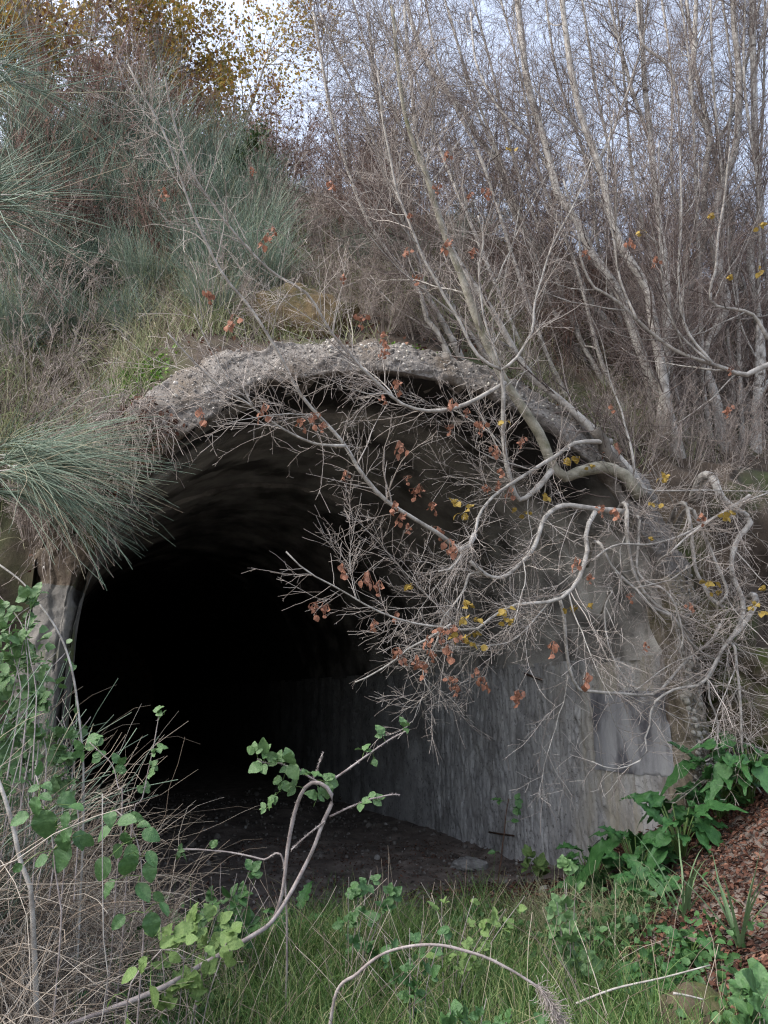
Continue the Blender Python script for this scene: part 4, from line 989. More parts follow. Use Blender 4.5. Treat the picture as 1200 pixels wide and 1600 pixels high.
gsh = []
for i in range(2):
    gen = sapling_meshes(1.0, 22, (150, 600, 900), 0.8, 0.008)
    gsh.append(proto('tangle', 'dead_shrub', 'shrub', 'dead_stem', 'dead_stem', gen))
for j, (px, py, sc) in enumerate(((40, 520, 1.1), (110, 560, 1.0), (60, 610, .9), (150, 470, 1.0), (20, 440, 1.1), (100, 400, 1.0), (190, 420, .9), (470, 390, 1.0), (430, 370, 1.0), (520, 400, .9), (600, 480, .7), (960, 690, .8), (1040, 710, .8), (1120, 690, .9), (1190, 690, .9), (1090, 640, .8), (1170, 600, .9), (1000, 720, .8), (1070, 735, .8), (1130, 740, .9), (1185, 740, .9), (1030, 660, .8), (1140, 640, .8), (550, 505, .6), (600, 515, .55), (410, 525, .5), (650, 530, .5), (520, 470, .6), (440, 470, .45), (350, 500, .7), (560, 480, .7), (830, 520, .7), (700, 480, .7), (250, 380, .9), (30, 670, .8))):
    p = hit(px, py)
    PLACED.setdefault(('grey tangled dead shrub of crooked stems', 'grey tangled dead shrubs', area(px, py)), []).append((px, place(gsh[j % 2], p - [0, 0, .05], rng.uniform(0, 6.28), sc, '', 'grey dead shrubs on the slope')))

for j, (a_, t_, sc, lb) in enumerate(((146, 0.12, .45, 'small dead tangle on the crumbled left shoulder nearest the arch crown'), (156, 0.10, .5, 'dead tangle on the left shoulder just above the hanging broom'), (165, 0.05, .5, 'dead tangle behind the hanging broom'), (150, 0.5, .6, 'dead tangle on the soil behind the left shoulder'))):
    th = radians(a_); q = to_w((RO + .02) * cos(th), t_, SPR + (RO + .02) * sin(th)).reshape(3)
    place(gsh[j % 2], q, rng.uniform(0, 6.28), sc, lb, None)

ORD = 'first second third fourth fifth sixth seventh eighth ninth tenth eleventh twelfth thirteenth'.split()
for (one, many, ar), lst in PLACED.items():
    lst.sort(key=lambda q: q[0])
    for i, (_, o) in enumerate(lst):
        o['label'] = f'{one} {ar}' if len(lst) == 1 else f"{('left' if i == 0 else 'right') if len(lst) == 2 else ORD[i] + ' from left'} of the {many} {ar}"

# ---- dark evergreen bush and a dark hollow high on the slope
def leafy_bush(name, label, p, size, n, m, lsz, stem='bark_grey', group=None):
    o = root(name, label, 'bush', p, group)
    st, tw, P3 = sapling_meshes(size, 9, (50, 160, 200), 0.7, 0.012)
    loc = np.array(p)
    part('stem', (st[0] + loc, st[1]), MT[stem], o); part('twigs', (tw[0] + loc, tw[1]), MT['twig_brown'], o, 'stuff')
    TV, TQ = leaf_template(2, 3, 0.4, 0.2, 0)
    c = P3.reshape(-1, 3)[rng.integers(0, P3.size // 3, n)] + rng.normal(0, lsz, (n, 3)) + loc
    part('foliage', stamp(TV, TQ, rand_rot(n) * (lsz * rng.uniform(0.6, 1.2, (n, 1, 1))), c), MT[m], o, 'stuff')
    return o
leafy_bush('evergreen_bush', 'small dark green leafy bush in a hollow halfway up the slope', hit(350, 330), 1.0, 2200, 'dark_leaf', 0.05)

# ---- autumn trees behind the crest, upper left
def autumn_tree(label, s, t, h, nl, seed, m='autumn', lsz=0.07):
    z = float(hill_z(np.array(s), np.array(t))); p = to_w(s, t, z - 0.1).reshape(3)
    o = root('autumn_tree', label, 'tree', p)
    P = walk(p[None] + 0, np.array([[rng.normal(0, .08), rng.normal(0, .08), 1.0]]), np.array([h]), 16, 0.05, 0.02)
    R = 0.06 * (1 - 0.85 * np.linspace(0, 1, 16))[None]
    part('trunk', tubes(P, R, 7), MT['bark_grey'], o)
    P1, R1 = spawn(P, R, 26, 0.2, 1.0, (30, 65), (0.28 * h, 0.42 * h), 9, 0.12, 0.06, 0.5, 0.004)
    for i in range(26): part('limb', tubes(P1[i:i + 1], R1[i:i + 1], 5), MT['bark_grey'], o)
    P2, R2 = spawn(P1, R1, 420, 0.15, 1.0, (25, 70), (0.07 * h, 0.2 * h), 5, 0.16, 0.03, 0.6, 0.002)
    P3, R3 = spawn(P2, R2, 900, 0.15, 1.0, (25, 70), (0.03 * h, 0.08 * h), 3, 0.16, 0.0, 0.7, 0.0015)
    part('twigs', join(tubes(P2, R2, 3), tubes(P3, R3, 3)), MT['twig_brown'], o, 'stuff')
    TV, TQ = leaf_template(2, 3, 0.42, 0.2, 0)
    c = P3.reshape(-1, 3)[rng.integers(0, P3.size // 3, nl)] + rng.normal(0, lsz * 0.7, (nl, 3))
    part('crown', stamp(TV, TQ, rand_rot(nl) * (lsz * rng.uniform(0.6, 1.25, (nl, 1, 1))), c), MT[m], o, 'stuff')
autumn_tree('tree with thinning yellow leaves behind the slope, highest at the upper left', -2.7, 7.6, 7.0, 8000, 1)
autumn_tree('ochre leaved tree behind the crest left of the tall broom', -4.6, 7.2, 7.2, 9500, 2)
autumn_tree('sparse yellow tree behind the crest right of the tall broom', -1.0, 8.0, 6.8, 4600, 3)
autumn_tree('dense ochre tree just behind the tall broom', -3.6, 6.6, 5.6, 8500, 8)
autumn_tree('dense dull yellow tree right behind the evergreen bush', -1.9, 6.9, 5.0, 7000, 9)
autumn_tree('rust tinged tree at the far upper left behind the broom sprays', -6.6, 7.6, 6.6, 8500, 4)
autumn_tree('far yellow green tree low on the skyline between the right trunks', 5.8, 14.0, 2.6, 2400, 5)
autumn_tree('far dull yellow tree on the skyline at the right edge', 9.5, 13.0, 3.0, 2200, 6)
autumn_tree('far thin leaved tree on the skyline behind the mound of red shrubs', 2.5, 13.0, 2.2, 1800, 7)

# ================================================================== BROOM
def broom_strands(n, h, spread, droop, r=0.0022):
    a = rng.uniform(0, 2 * pi, 26)
    nb_ = 26
    d = np.stack([np.cos(a) * spread, np.sin(a) * spread, np.ones(nb_)], 1) * 1.0
    d[:, :2] *= rng.uniform(0.2, 1.2, (nb_, 1))
    P = walk(np.zeros((nb_, 3)) + rng.normal(0, 0.05, (nb_, 3)) * [1, 1, 0], d, h * rng.uniform(0.35, 0.7, nb_), 10, 0.06, 0.03)
    R = 0.009 * (1 - 0.75 * np.linspace(0, 1, 10))[None] * np.ones((nb_, 1))
    Ps, Rs = spawn(P, R, n, 0.25, 1.0, (4, 42), (0.22 * h, 0.6 * h), 6, 0.085, droop, 0.3, r * 0.55)
    Rs = np.maximum(Rs, r * 0.5); Rs[:, :-1] = np.maximum(Rs[:, :-1], r)
    return tubes(P, R, 5), tubes(Ps, Rs, 3)
brs = []; PLB = []
for i in range(3):
    st, sh = broom_strands(800, 1.5, 0.75, 0.015)
    o = root('broom_bush', '', 'bush', (0, 0, 0))
    part('stem', st, MT['bark_grey'], o); part('green_stems', sh, MT['broom'], o, 'stuff')
    brs.append([o, False])
for j, (px, py, sc, lb, gp) in enumerate((
        (200, 400, 1.05, 'blue green broom bush with fanned stems left of the two long pale branches', None),
        (335, 470, 0.85, 'low broom bush between the arch crown and the two long pale branches', None),
        (120, 330, 0.9, 'broom bush half hidden by dead twigs at the left of the slope', None),
        (265, 265, 2.3, 'tall broom bush standing against the sky at the top left', None),
        (345, 250, 1.1, 'broom bush on the crest to the right of the tallest broom', None),
        (410, 480, 0.7, 'small broom bush beside the ochre clay outcrop', None),
        (640, 340, 0.6, 'small broom tuft among grey stems in the middle of the slope', None),
        (735, 400, 0.75, 'broom bush in the grass behind the leaning trunks', None),
        (40, 330, 1.2, 'broom bush at the left border of the slope', None),
        (300, 390, 1.0, 'broom bush directly behind the two long pale branches', None), (375, 420, 0.85, 'broom bush between the two long pale branches and the outcrop', None), (215, 300, 1.5, 'tall broom bush on the crest left of the tallest broom', None),
        (90, 400, 0.9, 'broom bush in the dead twigs left of the blue green broom', None), (160, 340, 1.0, 'broom bush above the blue green broom', None), (350, 330, 1.0, 'broom bush beside the evergreen bush', None))):
    place(brs[j % 3], hit(px, py) - [0, 0, .05], rng.uniform(0, 6.28), sc, lb, gp)

for (px, py, sc) in ((30, 470, .6), (95, 480, .7), (170, 460, .65), (225, 470, .6), (60, 390, .8), (140, 400, .8), (265, 430, .7), (320, 440, .7), (395, 440, .6), (240, 340, 1.0), (290, 330, 1.0), (400, 350, .8), (180, 300, 1.2), (60, 290, 1.2), (370, 290, 1.0), (120, 540, .5), (200, 530, .5), (330, 510, .5), (620, 420, .5), (690, 400, .6), (560, 420, .5), (20, 560, .6)):
    PLB.append((px, py, place(brs[int(rng.integers(0, 3))], hit(px, py) - [0, 0, .05], rng.uniform(0, 6.28), sc, '', 'broom tufts on the left slope')))
PLB.sort(key=lambda q: (q[1] > 420, q[1] > 320, q[0]))
for band, nm_ in ((lambda y: y <= 320, 'along the crest'), (lambda y: 320 < y <= 420, 'halfway up the slope'), (lambda y: y > 420, 'low on the slope')):
    for i, q in enumerate([q for q in PLB if band(q[1])]):
        q[2]['label'] = f'blue green broom tuft, {ORD[i]} from left of those {nm_}'
# hanging broom over the left springing of the arch
def hanging_broom(name, label, p, dirs, n, L0, L1, droop, r, gain=0.12, fan=0.28, foot=None):
    o = root(name, label, 'bush', p)
    if foot is not None:
        C = catmull(np.array([foot, 0.5 * (np.array(foot) + np.array(p)) + [-0.08, 0.05, 0.1], p]), 18); part('woody_stem', tubes(C[None], np.linspace(0.03, 0.012, 18)[None], 7), MT['bark_grey'], o)
    nb_ = 14
    d = np.array(dirs)[rng.integers(0, len(dirs), nb_)] + rng.normal(0, fan * 0.8, (nb_, 3))
    P = walk(np.array(p)[None] + rng.normal(0, 0.06, (nb_, 3)), d, L0 * rng.uniform(0.3, 0.6, nb_), 8, 0.06, 0.0)
    R = 0.006 * (1 - 0.6 * np.linspace(0, 1, 8))[None] * np.ones((nb_, 1))
    part('stem', tubes(P, R, 5), MT['bark_grey'], o)
    i = rng.integers(0, nb_, n); u = rng.uniform(0.2, 1, n) * 7; a = np.minimum(u.astype(int), 6); f = (u - a)[:, None]
    q = P[i, a] * (1 - f) + P[i, a + 1] * f
    dd = nrm(P[i, a + 1] - P[i, a]) + rng.normal(0, fan, (n, 3))
    S = walk(q, dd, rng.uniform(L0 * .5, L1, n), 9, 0.05, droop * rng.uniform(0.2, 2.0, n), gain)
    Rr_ = r * (1 - 0.6 * np.linspace(0, 1, 9))[None] * rng.uniform(0.7, 1.2, (n, 1))
    part('green_stems', tubes(S, Rr_, 4), MT['broom'], o, 'stuff')
    return o
hanging_broom('hanging_broom', 'green broom whose long stems hang down over the left shoulder of the tunnel mouth', at(0, 740, 4.55), [(1.0, -0.1, 0.10), (1, -0.15, -0.05), (0.8, -0.2, -0.25)], 700, 0.65, 0.95, -0.020, 0.0023, 0.16, 0.17, foot=(-2.75, 5.35, 1.9))
hanging_broom('broom_spray', 'near broom spray reaching in from the left border in front of the slope', at(-60, 300, 3.0), [(1, 0.1, 0.3), (1, 0.0, 0.0), (0.8, 0.1, 0.7), (0.9, 0, -0.2)], 170, 0.4, 0.7, -0.012, 0.0023, 0.1, 0.38, foot=(-2.3, 3.5, 0.3))
hanging_broom('broom_spray', 'near broom spray crossing the upper left corner of the picture', at(-50, 120, 3.0), [(1, 0.1, 0.4), (0.8, 0.1, -0.1), (0.5, 0, 0.9)], 110, 0.4, 0.7, -0.012, 0.0023, 0.1, 0.38, foot=(-2.4, 3.3, 0.3))

# ================================================================== GRASS on the slope
def grass(name, P, h, w, m, lean=0.5, up=0.0, droop=-0.15, N=6):
    n = len(P); a = rng.uniform(0, 2 * pi, n)
    d = np.stack([np.cos(a) * lean * rng.random(n), np.sin(a) * lean * rng.random(n), np.ones(n)], 1)
    S = walk(P, d, h * rng.uniform(0.4, 1.2, n), N, 0.17, droop * rng.uniform(0.2, 1.4, n), 0.25)
    Wd = w * rng.uniform(0.6, 1.2, (n, 1)) * (1 - 0.85 * np.linspace(0, 1, N)[None] ** 1.5)
    return ribbons(S, Wd, rng.normal(0, 1, (n, 3)) * [1, 1, 0.2])
def on_hill(s, t):
    P = to_w(s, t, hill_z(s, t)); return P
def clumps(n, nc, s0, s1, t0, t1, sd):
    cs, ct = rng.uniform(s0, s1, nc), rng.uniform(t0, t1, nc); i = rng.integers(0, nc, n)
    return cs[i] + rng.normal(0, sd, n), np.maximum(ct[i] + rng.normal(0, sd, n), 0.2)
def outside_arch(s, t):
    return ~((np.abs(s) < 1.9) & (t < 0.8)) & ~((np.abs(s) < RO + .1) & (t < 0.5))
sets = []
for (n, nc, s0, s1, t0, t1, sd, h, w, m, lean) in (
        (6000, 130, -6, -1.2, 0.5, 3.6, 0.14, 0.45, 0.0025, 'straw', 1.1),
        (3600, 60, -3.4, -1.2, 0.45, 2.0, 0.16, 0.50, 0.003, 'pale_grass', 0.7),
        (5500, 90, -1.5, 3.5, 0.8, 4.8, 0.16, 0.42, 0.0028, 'pale_grass', 0.8),
        (7000, 130, -2, 7, 0.8, 5.2, 0.2, 0.42, 0.0026, 'straw', 0.8),
        (13000, 200, -8, 9, 0.4, 5.6, 0.2, 0.6, 0.0018, 'dead_stem', 1.4),
        (2500, 26, -1.3, 2.0, 0.35, 1.6, 0.14, 0.34, 0.0026, 'straw', 1.0),
        (1500, 16, -1.3, 2.0, 0.4, 1.6, 0.12, 0.30, 0.0028, 'pale_grass', 1.0),
        (3500, 50, -5, 3.5, 1.2, 5, 0.2, 0.35, 0.003, 'grass', 0.8)):
    s_, t_ = clumps(n, nc, s0, s1, t0, t1, sd); ok = outside_arch(s_, t_); s_, t_ = s_[ok], t_[ok]
    sets.append((m, grass('g', on_hill(s_, t_), h, w, m, lean)))
for m, nm in (('straw', 'dry_grass'), ('pale_grass', 'pale_grass'), ('dead_stem', 'dead_stalks'), ('grass', 'slope_grass')):
    part(nm, join(*[q for k_, q in sets if k_ == m]), MT[m], None, 'stuff')
q0 = hit(460, 512, 4.5); n = 300
x = q0[0] + rng.normal(0, 0.42, n); y = q0[1] - 0.18 + rng.normal(0, 0.10, n)
V_, Q_ = grass('g', np.stack([x, y, terr(x, y)], 1), 0.34, 0.0026, 'straw', 1.0); sets.append(('x', (V_, Q_)))
part('tuft_grass', (V_, Q_), MT['pale_grass'], None, 'stuff')
# bright low growth where soil meets the concrete at the left shoulder
n = 1500; cs = np.array([(185, 632), (205, 622), (60, 690), (45, 700), (160, 640), (232, 590), (150, 636), (640, 655)])
cp = np.array([hit(*c) for c in cs]); i = rng.integers(0, len(cs), n)
q = cp[i] + rng.normal(0, 1, (n, 3)) * [0.11, 0.07, 0]; q[:, 2] = terr(q[:, 0], q[:, 1]) + rng.uniform(0, 0.07, n)
TV, TQ = leaf_template(2, 3, 0.35, 0.3, 0)
part('bright_groundcover', stamp(TV, TQ, rand_rot(n) * (0.035 * rng.uniform(0.5, 1.3, (n, 1, 1))), q), MT['moss_leaf'], None, 'stuff')
# litter on the slope and the shoulder
n = 9000
s_ = rng.uniform(-5, 7, n); t_ = rng.uniform(0.15, 5, n); P = to_w(s_, t_, hill_z(s_, t_) + 0.015)
part('slope_litter', stamp(TV, TQ, rand_rot(n) * (0.05 * rng.uniform(0.5, 1.2, (n, 1, 1))), P), MT['litter'], None, 'stuff')

# ================================================================== FOREGROUND
def gp(x, y): return np.stack([x, y, ground_z(x, y)], 1)
# leaf litter on the mound at the right
n = 40000
x = rng.uniform(0.2, 4.2, n); y = rng.uniform(2.6, 7.0, n); s_, t_ = to_st(x, y); ok = (t_ < 0.3) | (s_ < 2.2); x, y = x[ok], y[ok]
ok = rng.random(len(x)) < np.clip((x - 0.3) / 0.9, 0.12, 1); x, y = x[ok], y[ok]
P = gp(x, y) + [0, 0, 0.012] + rng.uniform(0, 0.03, (len(x), 1)) * [0, 0, 1]
n = len(x)
flat = rand_rot(n); a = rng.uniform(0, 2 * pi, n); tl_ = rng.normal(0, 0.45, (n, 2))
fx = nrm(np.stack([np.cos(a), np.sin(a), tl_[:, 0]], 1)); fy = nrm(np.stack([-np.sin(a), np.cos(a), tl_[:, 1]], 1)); fz = np.cross(fx, fy)
LR = np.stack([fx, fy, fz], 2) * (0.055 * rng.uniform(0.45, 1.15, (n, 1, 1)))
TVd, TQd = leaf_template(3, 3, 0.2, 0.35, 0.0, fold=0.6)
part('leaf_litter', stamp(TVd, TQd, LR, P), MT['litter'], None, 'stuff')
# dark litter in front of and in the tunnel mouth
n = 5000; x = rng.uniform(-1.6, 1.9, n); y = rng.uniform(4, 9.5, n)
part('floor_litter', stamp(TVd, TQd, LR[:n] * 0.7, gp(x, y) + [0, 0, 0.01]), MT['litter'], None, 'stuff')
# green grass
def patch(n, pts, sd):
    pts = np.array(pts); i = rng.integers(0, len(pts), n)
    return pts[i, 0] + rng.normal(0, sd, n), pts[i, 1] + rng.normal(0, sd * 1.2, n)
gx = [(rng.uniform(-0.9, 1.15), rng.uniform(2.9, 4.9)) for _ in range(100)] + [(rng.uniform(-0.5, 0.75), rng.uniform(4.8, 6.0)) for _ in range(24)]
x, y = patch(32000, gx, 0.14); ok = (y > 2.7); x, y = x[ok], y[ok]
part('green_grass', grass('g', gp(x, y), 0.40, 0.0034, 'grass', 1.0), MT['grass'], None, 'stuff')
x, y = patch(2600, [(rng.uniform(-1.0, 0.95), rng.uniform(3.0, 5.4)) for _ in range(60)], 0.14)
x2, y2 = patch(1500, [(1.2, 5.6), (1.45, 5.2), (1.0, 5.8)], 0.1)
part('pale_tussock_grass', join(grass('g', gp(x, y), 0.36, 0.0023, 'straw', 0.9), grass('g', gp(x2, y2), 0.4, 0.0025, 'straw', 1.0)), MT['pale_grass'], None, 'stuff')
# dry arching stalks at the lower left
x, y = patch(3800, [(rng.uniform(-2.3, -0.55), rng.uniform(2.7, 4.6)) for _ in range(90)], 0.13)
ok = x < -0.35; x, y = x[ok], y[ok]; n = len(x); a = rng.uniform(0, 2 * pi, n)
d = np.stack([np.cos(a) * rng.uniform(.2, 2.2, n), np.sin(a) * rng.uniform(.2, 1.4, n), np.ones(n)], 1)
hh = (0.30 + 0.62 * sstep(-x, 0.8, 1.7)) * rng.uniform(0.5, 1.25, n)
P = gp(x, y); P[:, 2] += rng.random(n) ** 2 * 0.3 * sstep(-x, 0.6, 1.5)
S = walk(P, d, hh, 9, 0.20, -0.05 * rng.uniform(0, 2.4, n), 0.22)
Rg = 0.0019 * rng.uniform(0.6, 1.6, (n, 1)) * (1 - 0.6 * np.linspace(0, 1, 9)[None])
part('dry_stalks', tubes(S, Rg, 3), MT['pale_straw'], None, 'stuff')
# low broad leaves among the grass
n = 5200; x, y = patch(n, [(rng.uniform(-1.2, 1.6), rng.uniform(3.0, 5.6)) for _ in range(60)], 0.16)
P = gp(x, y); P[:, 2] += rng.uniform(0.02, 0.22, n)
TVb, TQb = leaf_template(4, 3, 0.36, 0.3, 0.12)
part('low_green_leaves', stamp(TVb, TQb, np.einsum('nij,njk->nik', rand_rot(n), np.tile(np.eye(3), (n, 1, 1))) * (0.045 * rng.uniform(0.5, 1.3, (n, 1, 1))), P), MT['bramble_leaf'], None, 'stuff')
x, y = patch(260, [(rng.uniform(-0.9, 1.2), rng.uniform(3.2, 5.0)) for _ in range(300)], 0.1); n = len(x); a = rng.uniform(0, 6.28, n)
S = walk(gp(x, y), np.stack([np.cos(a) * .5, np.sin(a) * .5, np.ones(n)], 1), rng.uniform(0.25, 0.8, n), 7, 0.09, -0.03, 0.25)
part('seed_stalks', tubes(S, 0.0014 * np.ones((n, 7)), 3), MT['straw'], None, 'stuff')

# ---- brambles: canes with leaves, each leaf a part
LM = {}
def leaf_mesh(key, m, **kw):
    v_ = int(rng.integers(0, 5)); key = f'{key}{v_}'
    kw = dict(kw); kw['width'] = kw['width'] * (0.82 + 0.09 * v_); kw['curl'] = kw['curl'] * (0.3 + 0.5 * v_); kw['wave'] = kw.get('wave', 0) * (0.5 + 0.4 * ((v_ * 2) % 5)); kw['fold'] = kw['fold'] * (1.6 - 0.35 * ((v_ * 3) % 5))
    if (key, m) not in LM:
        V, Q = leaf_template(**kw); me = mesh_quads('leaf', V, Q); me.materials.append(MT[m]); LM[(key, m)] = me
    return LM[(key, m)]
BR = dict(n=20, mcols=7, width=0.38, curl=0.22, serr=0.05, fold=0.22, vein=0.010, wave=0.05)
def put_leaf(me, o, p, dirv, nor, size, name='leaf'):
    size = size * rng.uniform(0.75, 1.2)
    y = Vector(dirv).normalized(); z = Vector(nor); x = y.cross(z)
    if x.length < 1e-3: x = y.cross(Vector((0.3, 0.8, 0.1)))
    x.normalize(); z = x.cross(y)
    l_ = bpy.data.objects.new(name, me); COL.objects.link(l_); l_.parent = o
    M_ = Matrix((x, y, z)).transposed().to_4x4()
    l_.rotation_euler = M_.to_euler(); l_.location = Vector(p) - o.location; l_.scale = (size, size, size)
    return l_
TOCAM = np.array([0, -0.75, 0.65])
def trifoliate(o, p, dirv, size, m, petiole=True, three=3):
    d = nrm(np.asarray(dirv, float)); me = leaf_mesh('br', m, **BR)
    nor = nrm(TOCAM + rng.normal(0, 0.45, 3)); sidev = nrm(np.cross(d, nor))
    q = p + d * size * 0.7
    for k in range(three):
        ang = (0, 1.05, -1.05, 1.9, -1.9)[k]
        dd = d * cos(ang) + sidev * sin(ang) + rng.normal(0, 0.12, 3)
        put_leaf(me, o, q + dd * size * 0.05, dd, nor + rng.normal(0, 0.2, 3), size * (1.1 if k == 0 else 0.9) * rng.uniform(0.85, 1.1))
    return np.stack([p, p + d * size * 0.35 + [0, 0, 0.004], q])
def bramble(label, canes, leaves, m, cane_m='cane', group=None, thorn=True, size=0.07, down=(), float_start=False):
    """canes: list of (points, r0, r1); leaves: list of (point, direction, size, n)"""
    fixed, seen = [], []
    for i, (pts, r0, r1) in enumerate(canes):
        pts = [np.asarray(q, float) for q in pts]
        def foot(q, w):
            g_ = np.array([q[0] + w[0], q[1] + w[1], 0.0]); g_[2] = float(ground_z(g_[0], g_[1])) - 0.03; return g_
        free = not seen or min(np.linalg.norm(c_ - pts[0], axis=1).min() for c_ in seen) > 0.07
        if free and pts[0][2] - float(ground_z(pts[0][0], pts[0][1])) > 0.06 and not float_start:
            pts = [foot(pts[0], (-0.04, 0.10))] + pts
        if i in down: pts = pts + [foot(pts[-1], (0.02, 0.06))]
        seen.append(catmull(np.array(pts), 40)); fixed.append((pts, r0, r1))
    canes = fixed
    b0 = np.array(canes[0][0][0])
    o = root('bramble', label, 'bramble', b0, group)
    for pts, r0, r1 in canes:
        C = catmull(np.array(pts), 70); R = np.linspace(r0, r1, 70) * (1 + 0.12 * fbm(np.linspace(0, 17, 70), np.full(70, r0 * 900), 2, 3))
        C[1:-1] += fbm(np.linspace(0, 9, 70) + r1 * 999, np.full(70, 3.3), 2, 5)[1:-1, None] * r0 * np.array([0.6, 0.3, 0.4])
        Vs = [tubes(C[None], R[None], 7)]
        if thorn:
            k = 90; i = rng.integers(1, 69, k); dn = nrm(rng.normal(0, 1, (k, 3)))
            Th = np.stack([C[i], C[i] + dn * (R[i][:, None] + 0.004), C[i] + dn * (R[i][:, None] + 0.009)], 1)
            Vs.append(tubes(Th, np.tile([0.0018, 0.0011, 0.0002], (k, 1)), 3))
        part('cane', join(*Vs), MT[cane_m], o)
    pets = []
    for p, dv, sz, nn in leaves:
        pets.append(trifoliate(o, np.array(p), dv, sz, m, three=nn))
    if pets:
        part('stalks', tubes(np.array(pets), np.full((len(pets), 3), 0.0013), 3), MT['bramble_lime'], o, 'stuff')
    return o
def along(pts, us, sz, nn=3, upd=0.5, Yd=None):
    C = catmull(np.array(pts), 40); out_ = []
    for u_ in us:
        i = int(u_ * 38); T_ = nrm(C[i + 1] - C[i]); d = T_ * 0.4 + rng.normal(0, 0.5, 3) + [0, -0.2, upd]
        out_.append((C[i], d, sz * rng.uniform(0.75, 1.2), nn))
    return out_

def A_(lst, Yv):
    return [at(x, y, Yv if np.isscalar(Yv) else Yv[0] + (Yv[1] - Yv[0]) * i / (len(lst) - 1)) for i, (x, y) in enumerate(lst)]
# the big forked cane in the middle
c1 = A_([(60, 1625), (120, 1597), (240, 1550), (300, 1517), (390, 1465), (425, 1440), (455, 1395), (478, 1350)], (3.0, 3.75)) + A_([(490, 1325), (505, 1285), (520, 1252), (516, 1234), (502, 1223), (486, 1223), (472, 1240), (460, 1275), (452, 1320), (446, 1365), (440, 1400), (428, 1437)], 3.73)
c2 = A_([(500, 1224), (475, 1208), (450, 1197), (430, 1192), (412, 1192), (402, 1186)], (3.75, 3.6))
c3 = A_([(507, 1226), (535, 1208), (560, 1190), (585, 1172), (610, 1155), (640, 1140)], (3.75, 3.9))
c4 = A_([(515, 1276), (545, 1262), (575, 1250), (605, 1243), (625, 1242)], (3.75, 3.85))
c5 = A_([(490, 1217), (498, 1195), (505, 1175)], 3.75)
c6 = A_([(508, 1283), (480, 1305), (455, 1328)], 3.72)
lv = along(c2, (0.1, 0.25, 0.4, 0.5, 0.6, 0.7, 0.8, 0.9, 1.0), 0.068, 3, 0.4) + along(c3, (0.45, 0.6, 0.75, 0.95), 0.05, 3, 0.4) + along(c4, (0.4, 0.55), 0.05, 3, 0.1) \
    + [(at(448, 1205, 3.65), (-0.3, 0, -0.7), 0.06, 3), (at(440, 1235, 3.66), (-0.6, 0, -0.5), 0.05, 3), (at(490, 1260, 3.7), (0.1, 0, 0.2), 0.055, 3), (at(425, 1262, 3.7), (-0.8, 0, -0.1), 0.04, 3), (at(475, 1232, 3.7), (-.5, 0, .1), 0.055, 3)]
bramble('tall arching bramble with thick thorny canes and pale leaflets before the tunnel floor', [(c1, 0.0095, 0.0085), (c2, 0.005, 0.0025), (c3, 0.006, 0.003), (c4, 0.005, 0.003), (c5, 0.003, 0.002), (c6, 0.004, 0.003)], lv, 'bramble_pale')
cC = A_([(520, 1570), (560, 1520), (600, 1490), (650, 1478), (700, 1480), (755, 1495), (800, 1515), (845, 1545)], (3.1, 3.1))
o = bramble('bare bramble cane arching low over the grass at the bottom with a frayed pale end', [(cC, 0.006, 0.005)], [], 'bramble_leaf')
n = 420; pl = catmull(np.array([at(838, 1538, 3.1), at(852, 1556, 3.1), at(868, 1580, 3.09), at(880, 1612, 3.08)]), 40)
k_ = rng.integers(0, 39, n); dd = nrm(pl[k_ + 1] - pl[k_]) * 0.9 + rng.normal(0, 0.55, (n, 3))
part('frayed_end', tubes(walk(pl[k_], dd, rng.uniform(0.02, 0.075, n), 5, 0.3, -0.05), np.full((n, 5), 0.0009), 3), MT['hairy'], o, 'stuff')
cD = A_([(272, 1328), (320, 1328), (370, 1333), (410, 1343), (445, 1360)], (3.9, 3.9))
bramble('thin pale bramble cane lying level above the green leaves at the tunnel entrance', [(cD, 0.004, 0.005)], along(cD, (0.0, 0.12, 0.3), 0.045, 3, 0.5), 'bramble_pale', down=(0,), float_start=True)

# big ribbed leaves at the left
def leaf_spray(label, stem_px, Yv, spots, m, sz):
    C = A_(stem_px, Yv); g_ = C[0] + [-0.03, 0.08, 0]; g_[2] = float(ground_z(g_[0], g_[1])) - .03; C = [g_] + list(C); st = [(C, 0.004, 0.002)]
    o = root('bramble', label, 'bramble', C[0])
    cc = catmull(np.array(C), 20); part('cane', tubes(cc[None], np.linspace(0.004, 0.002, 20)[None], 6), MT['cane'], o)
    pets = []
    for (x, y, dx, dy, q) in spots:
        yv = (Yv if np.isscalar(Yv) else 0.5 * (Yv[0] + Yv[1])) - rng.uniform(0, 0.12)
        p = at(x, y, yv); d = np.array([dx, -0.15 + rng.normal(0, .15), -dy])
        me = leaf_mesh('big', m, n=36, mcols=9, width=0.36, curl=0.25, serr=0.035, fold=0.22, vein=0.014, wave=0.04)
        put_leaf(me, o, p, d, nrm(TOCAM + rng.normal(0, 0.35, 3)), sz * q)
        j = int(np.argmin(np.linalg.norm(cc - p, axis=1))); pets.append(np.stack([cc[j], 0.5 * (cc[j] + p) + [0, 0, .01], p]))
    part('stalks', tubes(np.array(pets), np.full((len(pets), 3), 0.0015), 3), MT['bramble_lime'], o, 'stuff')
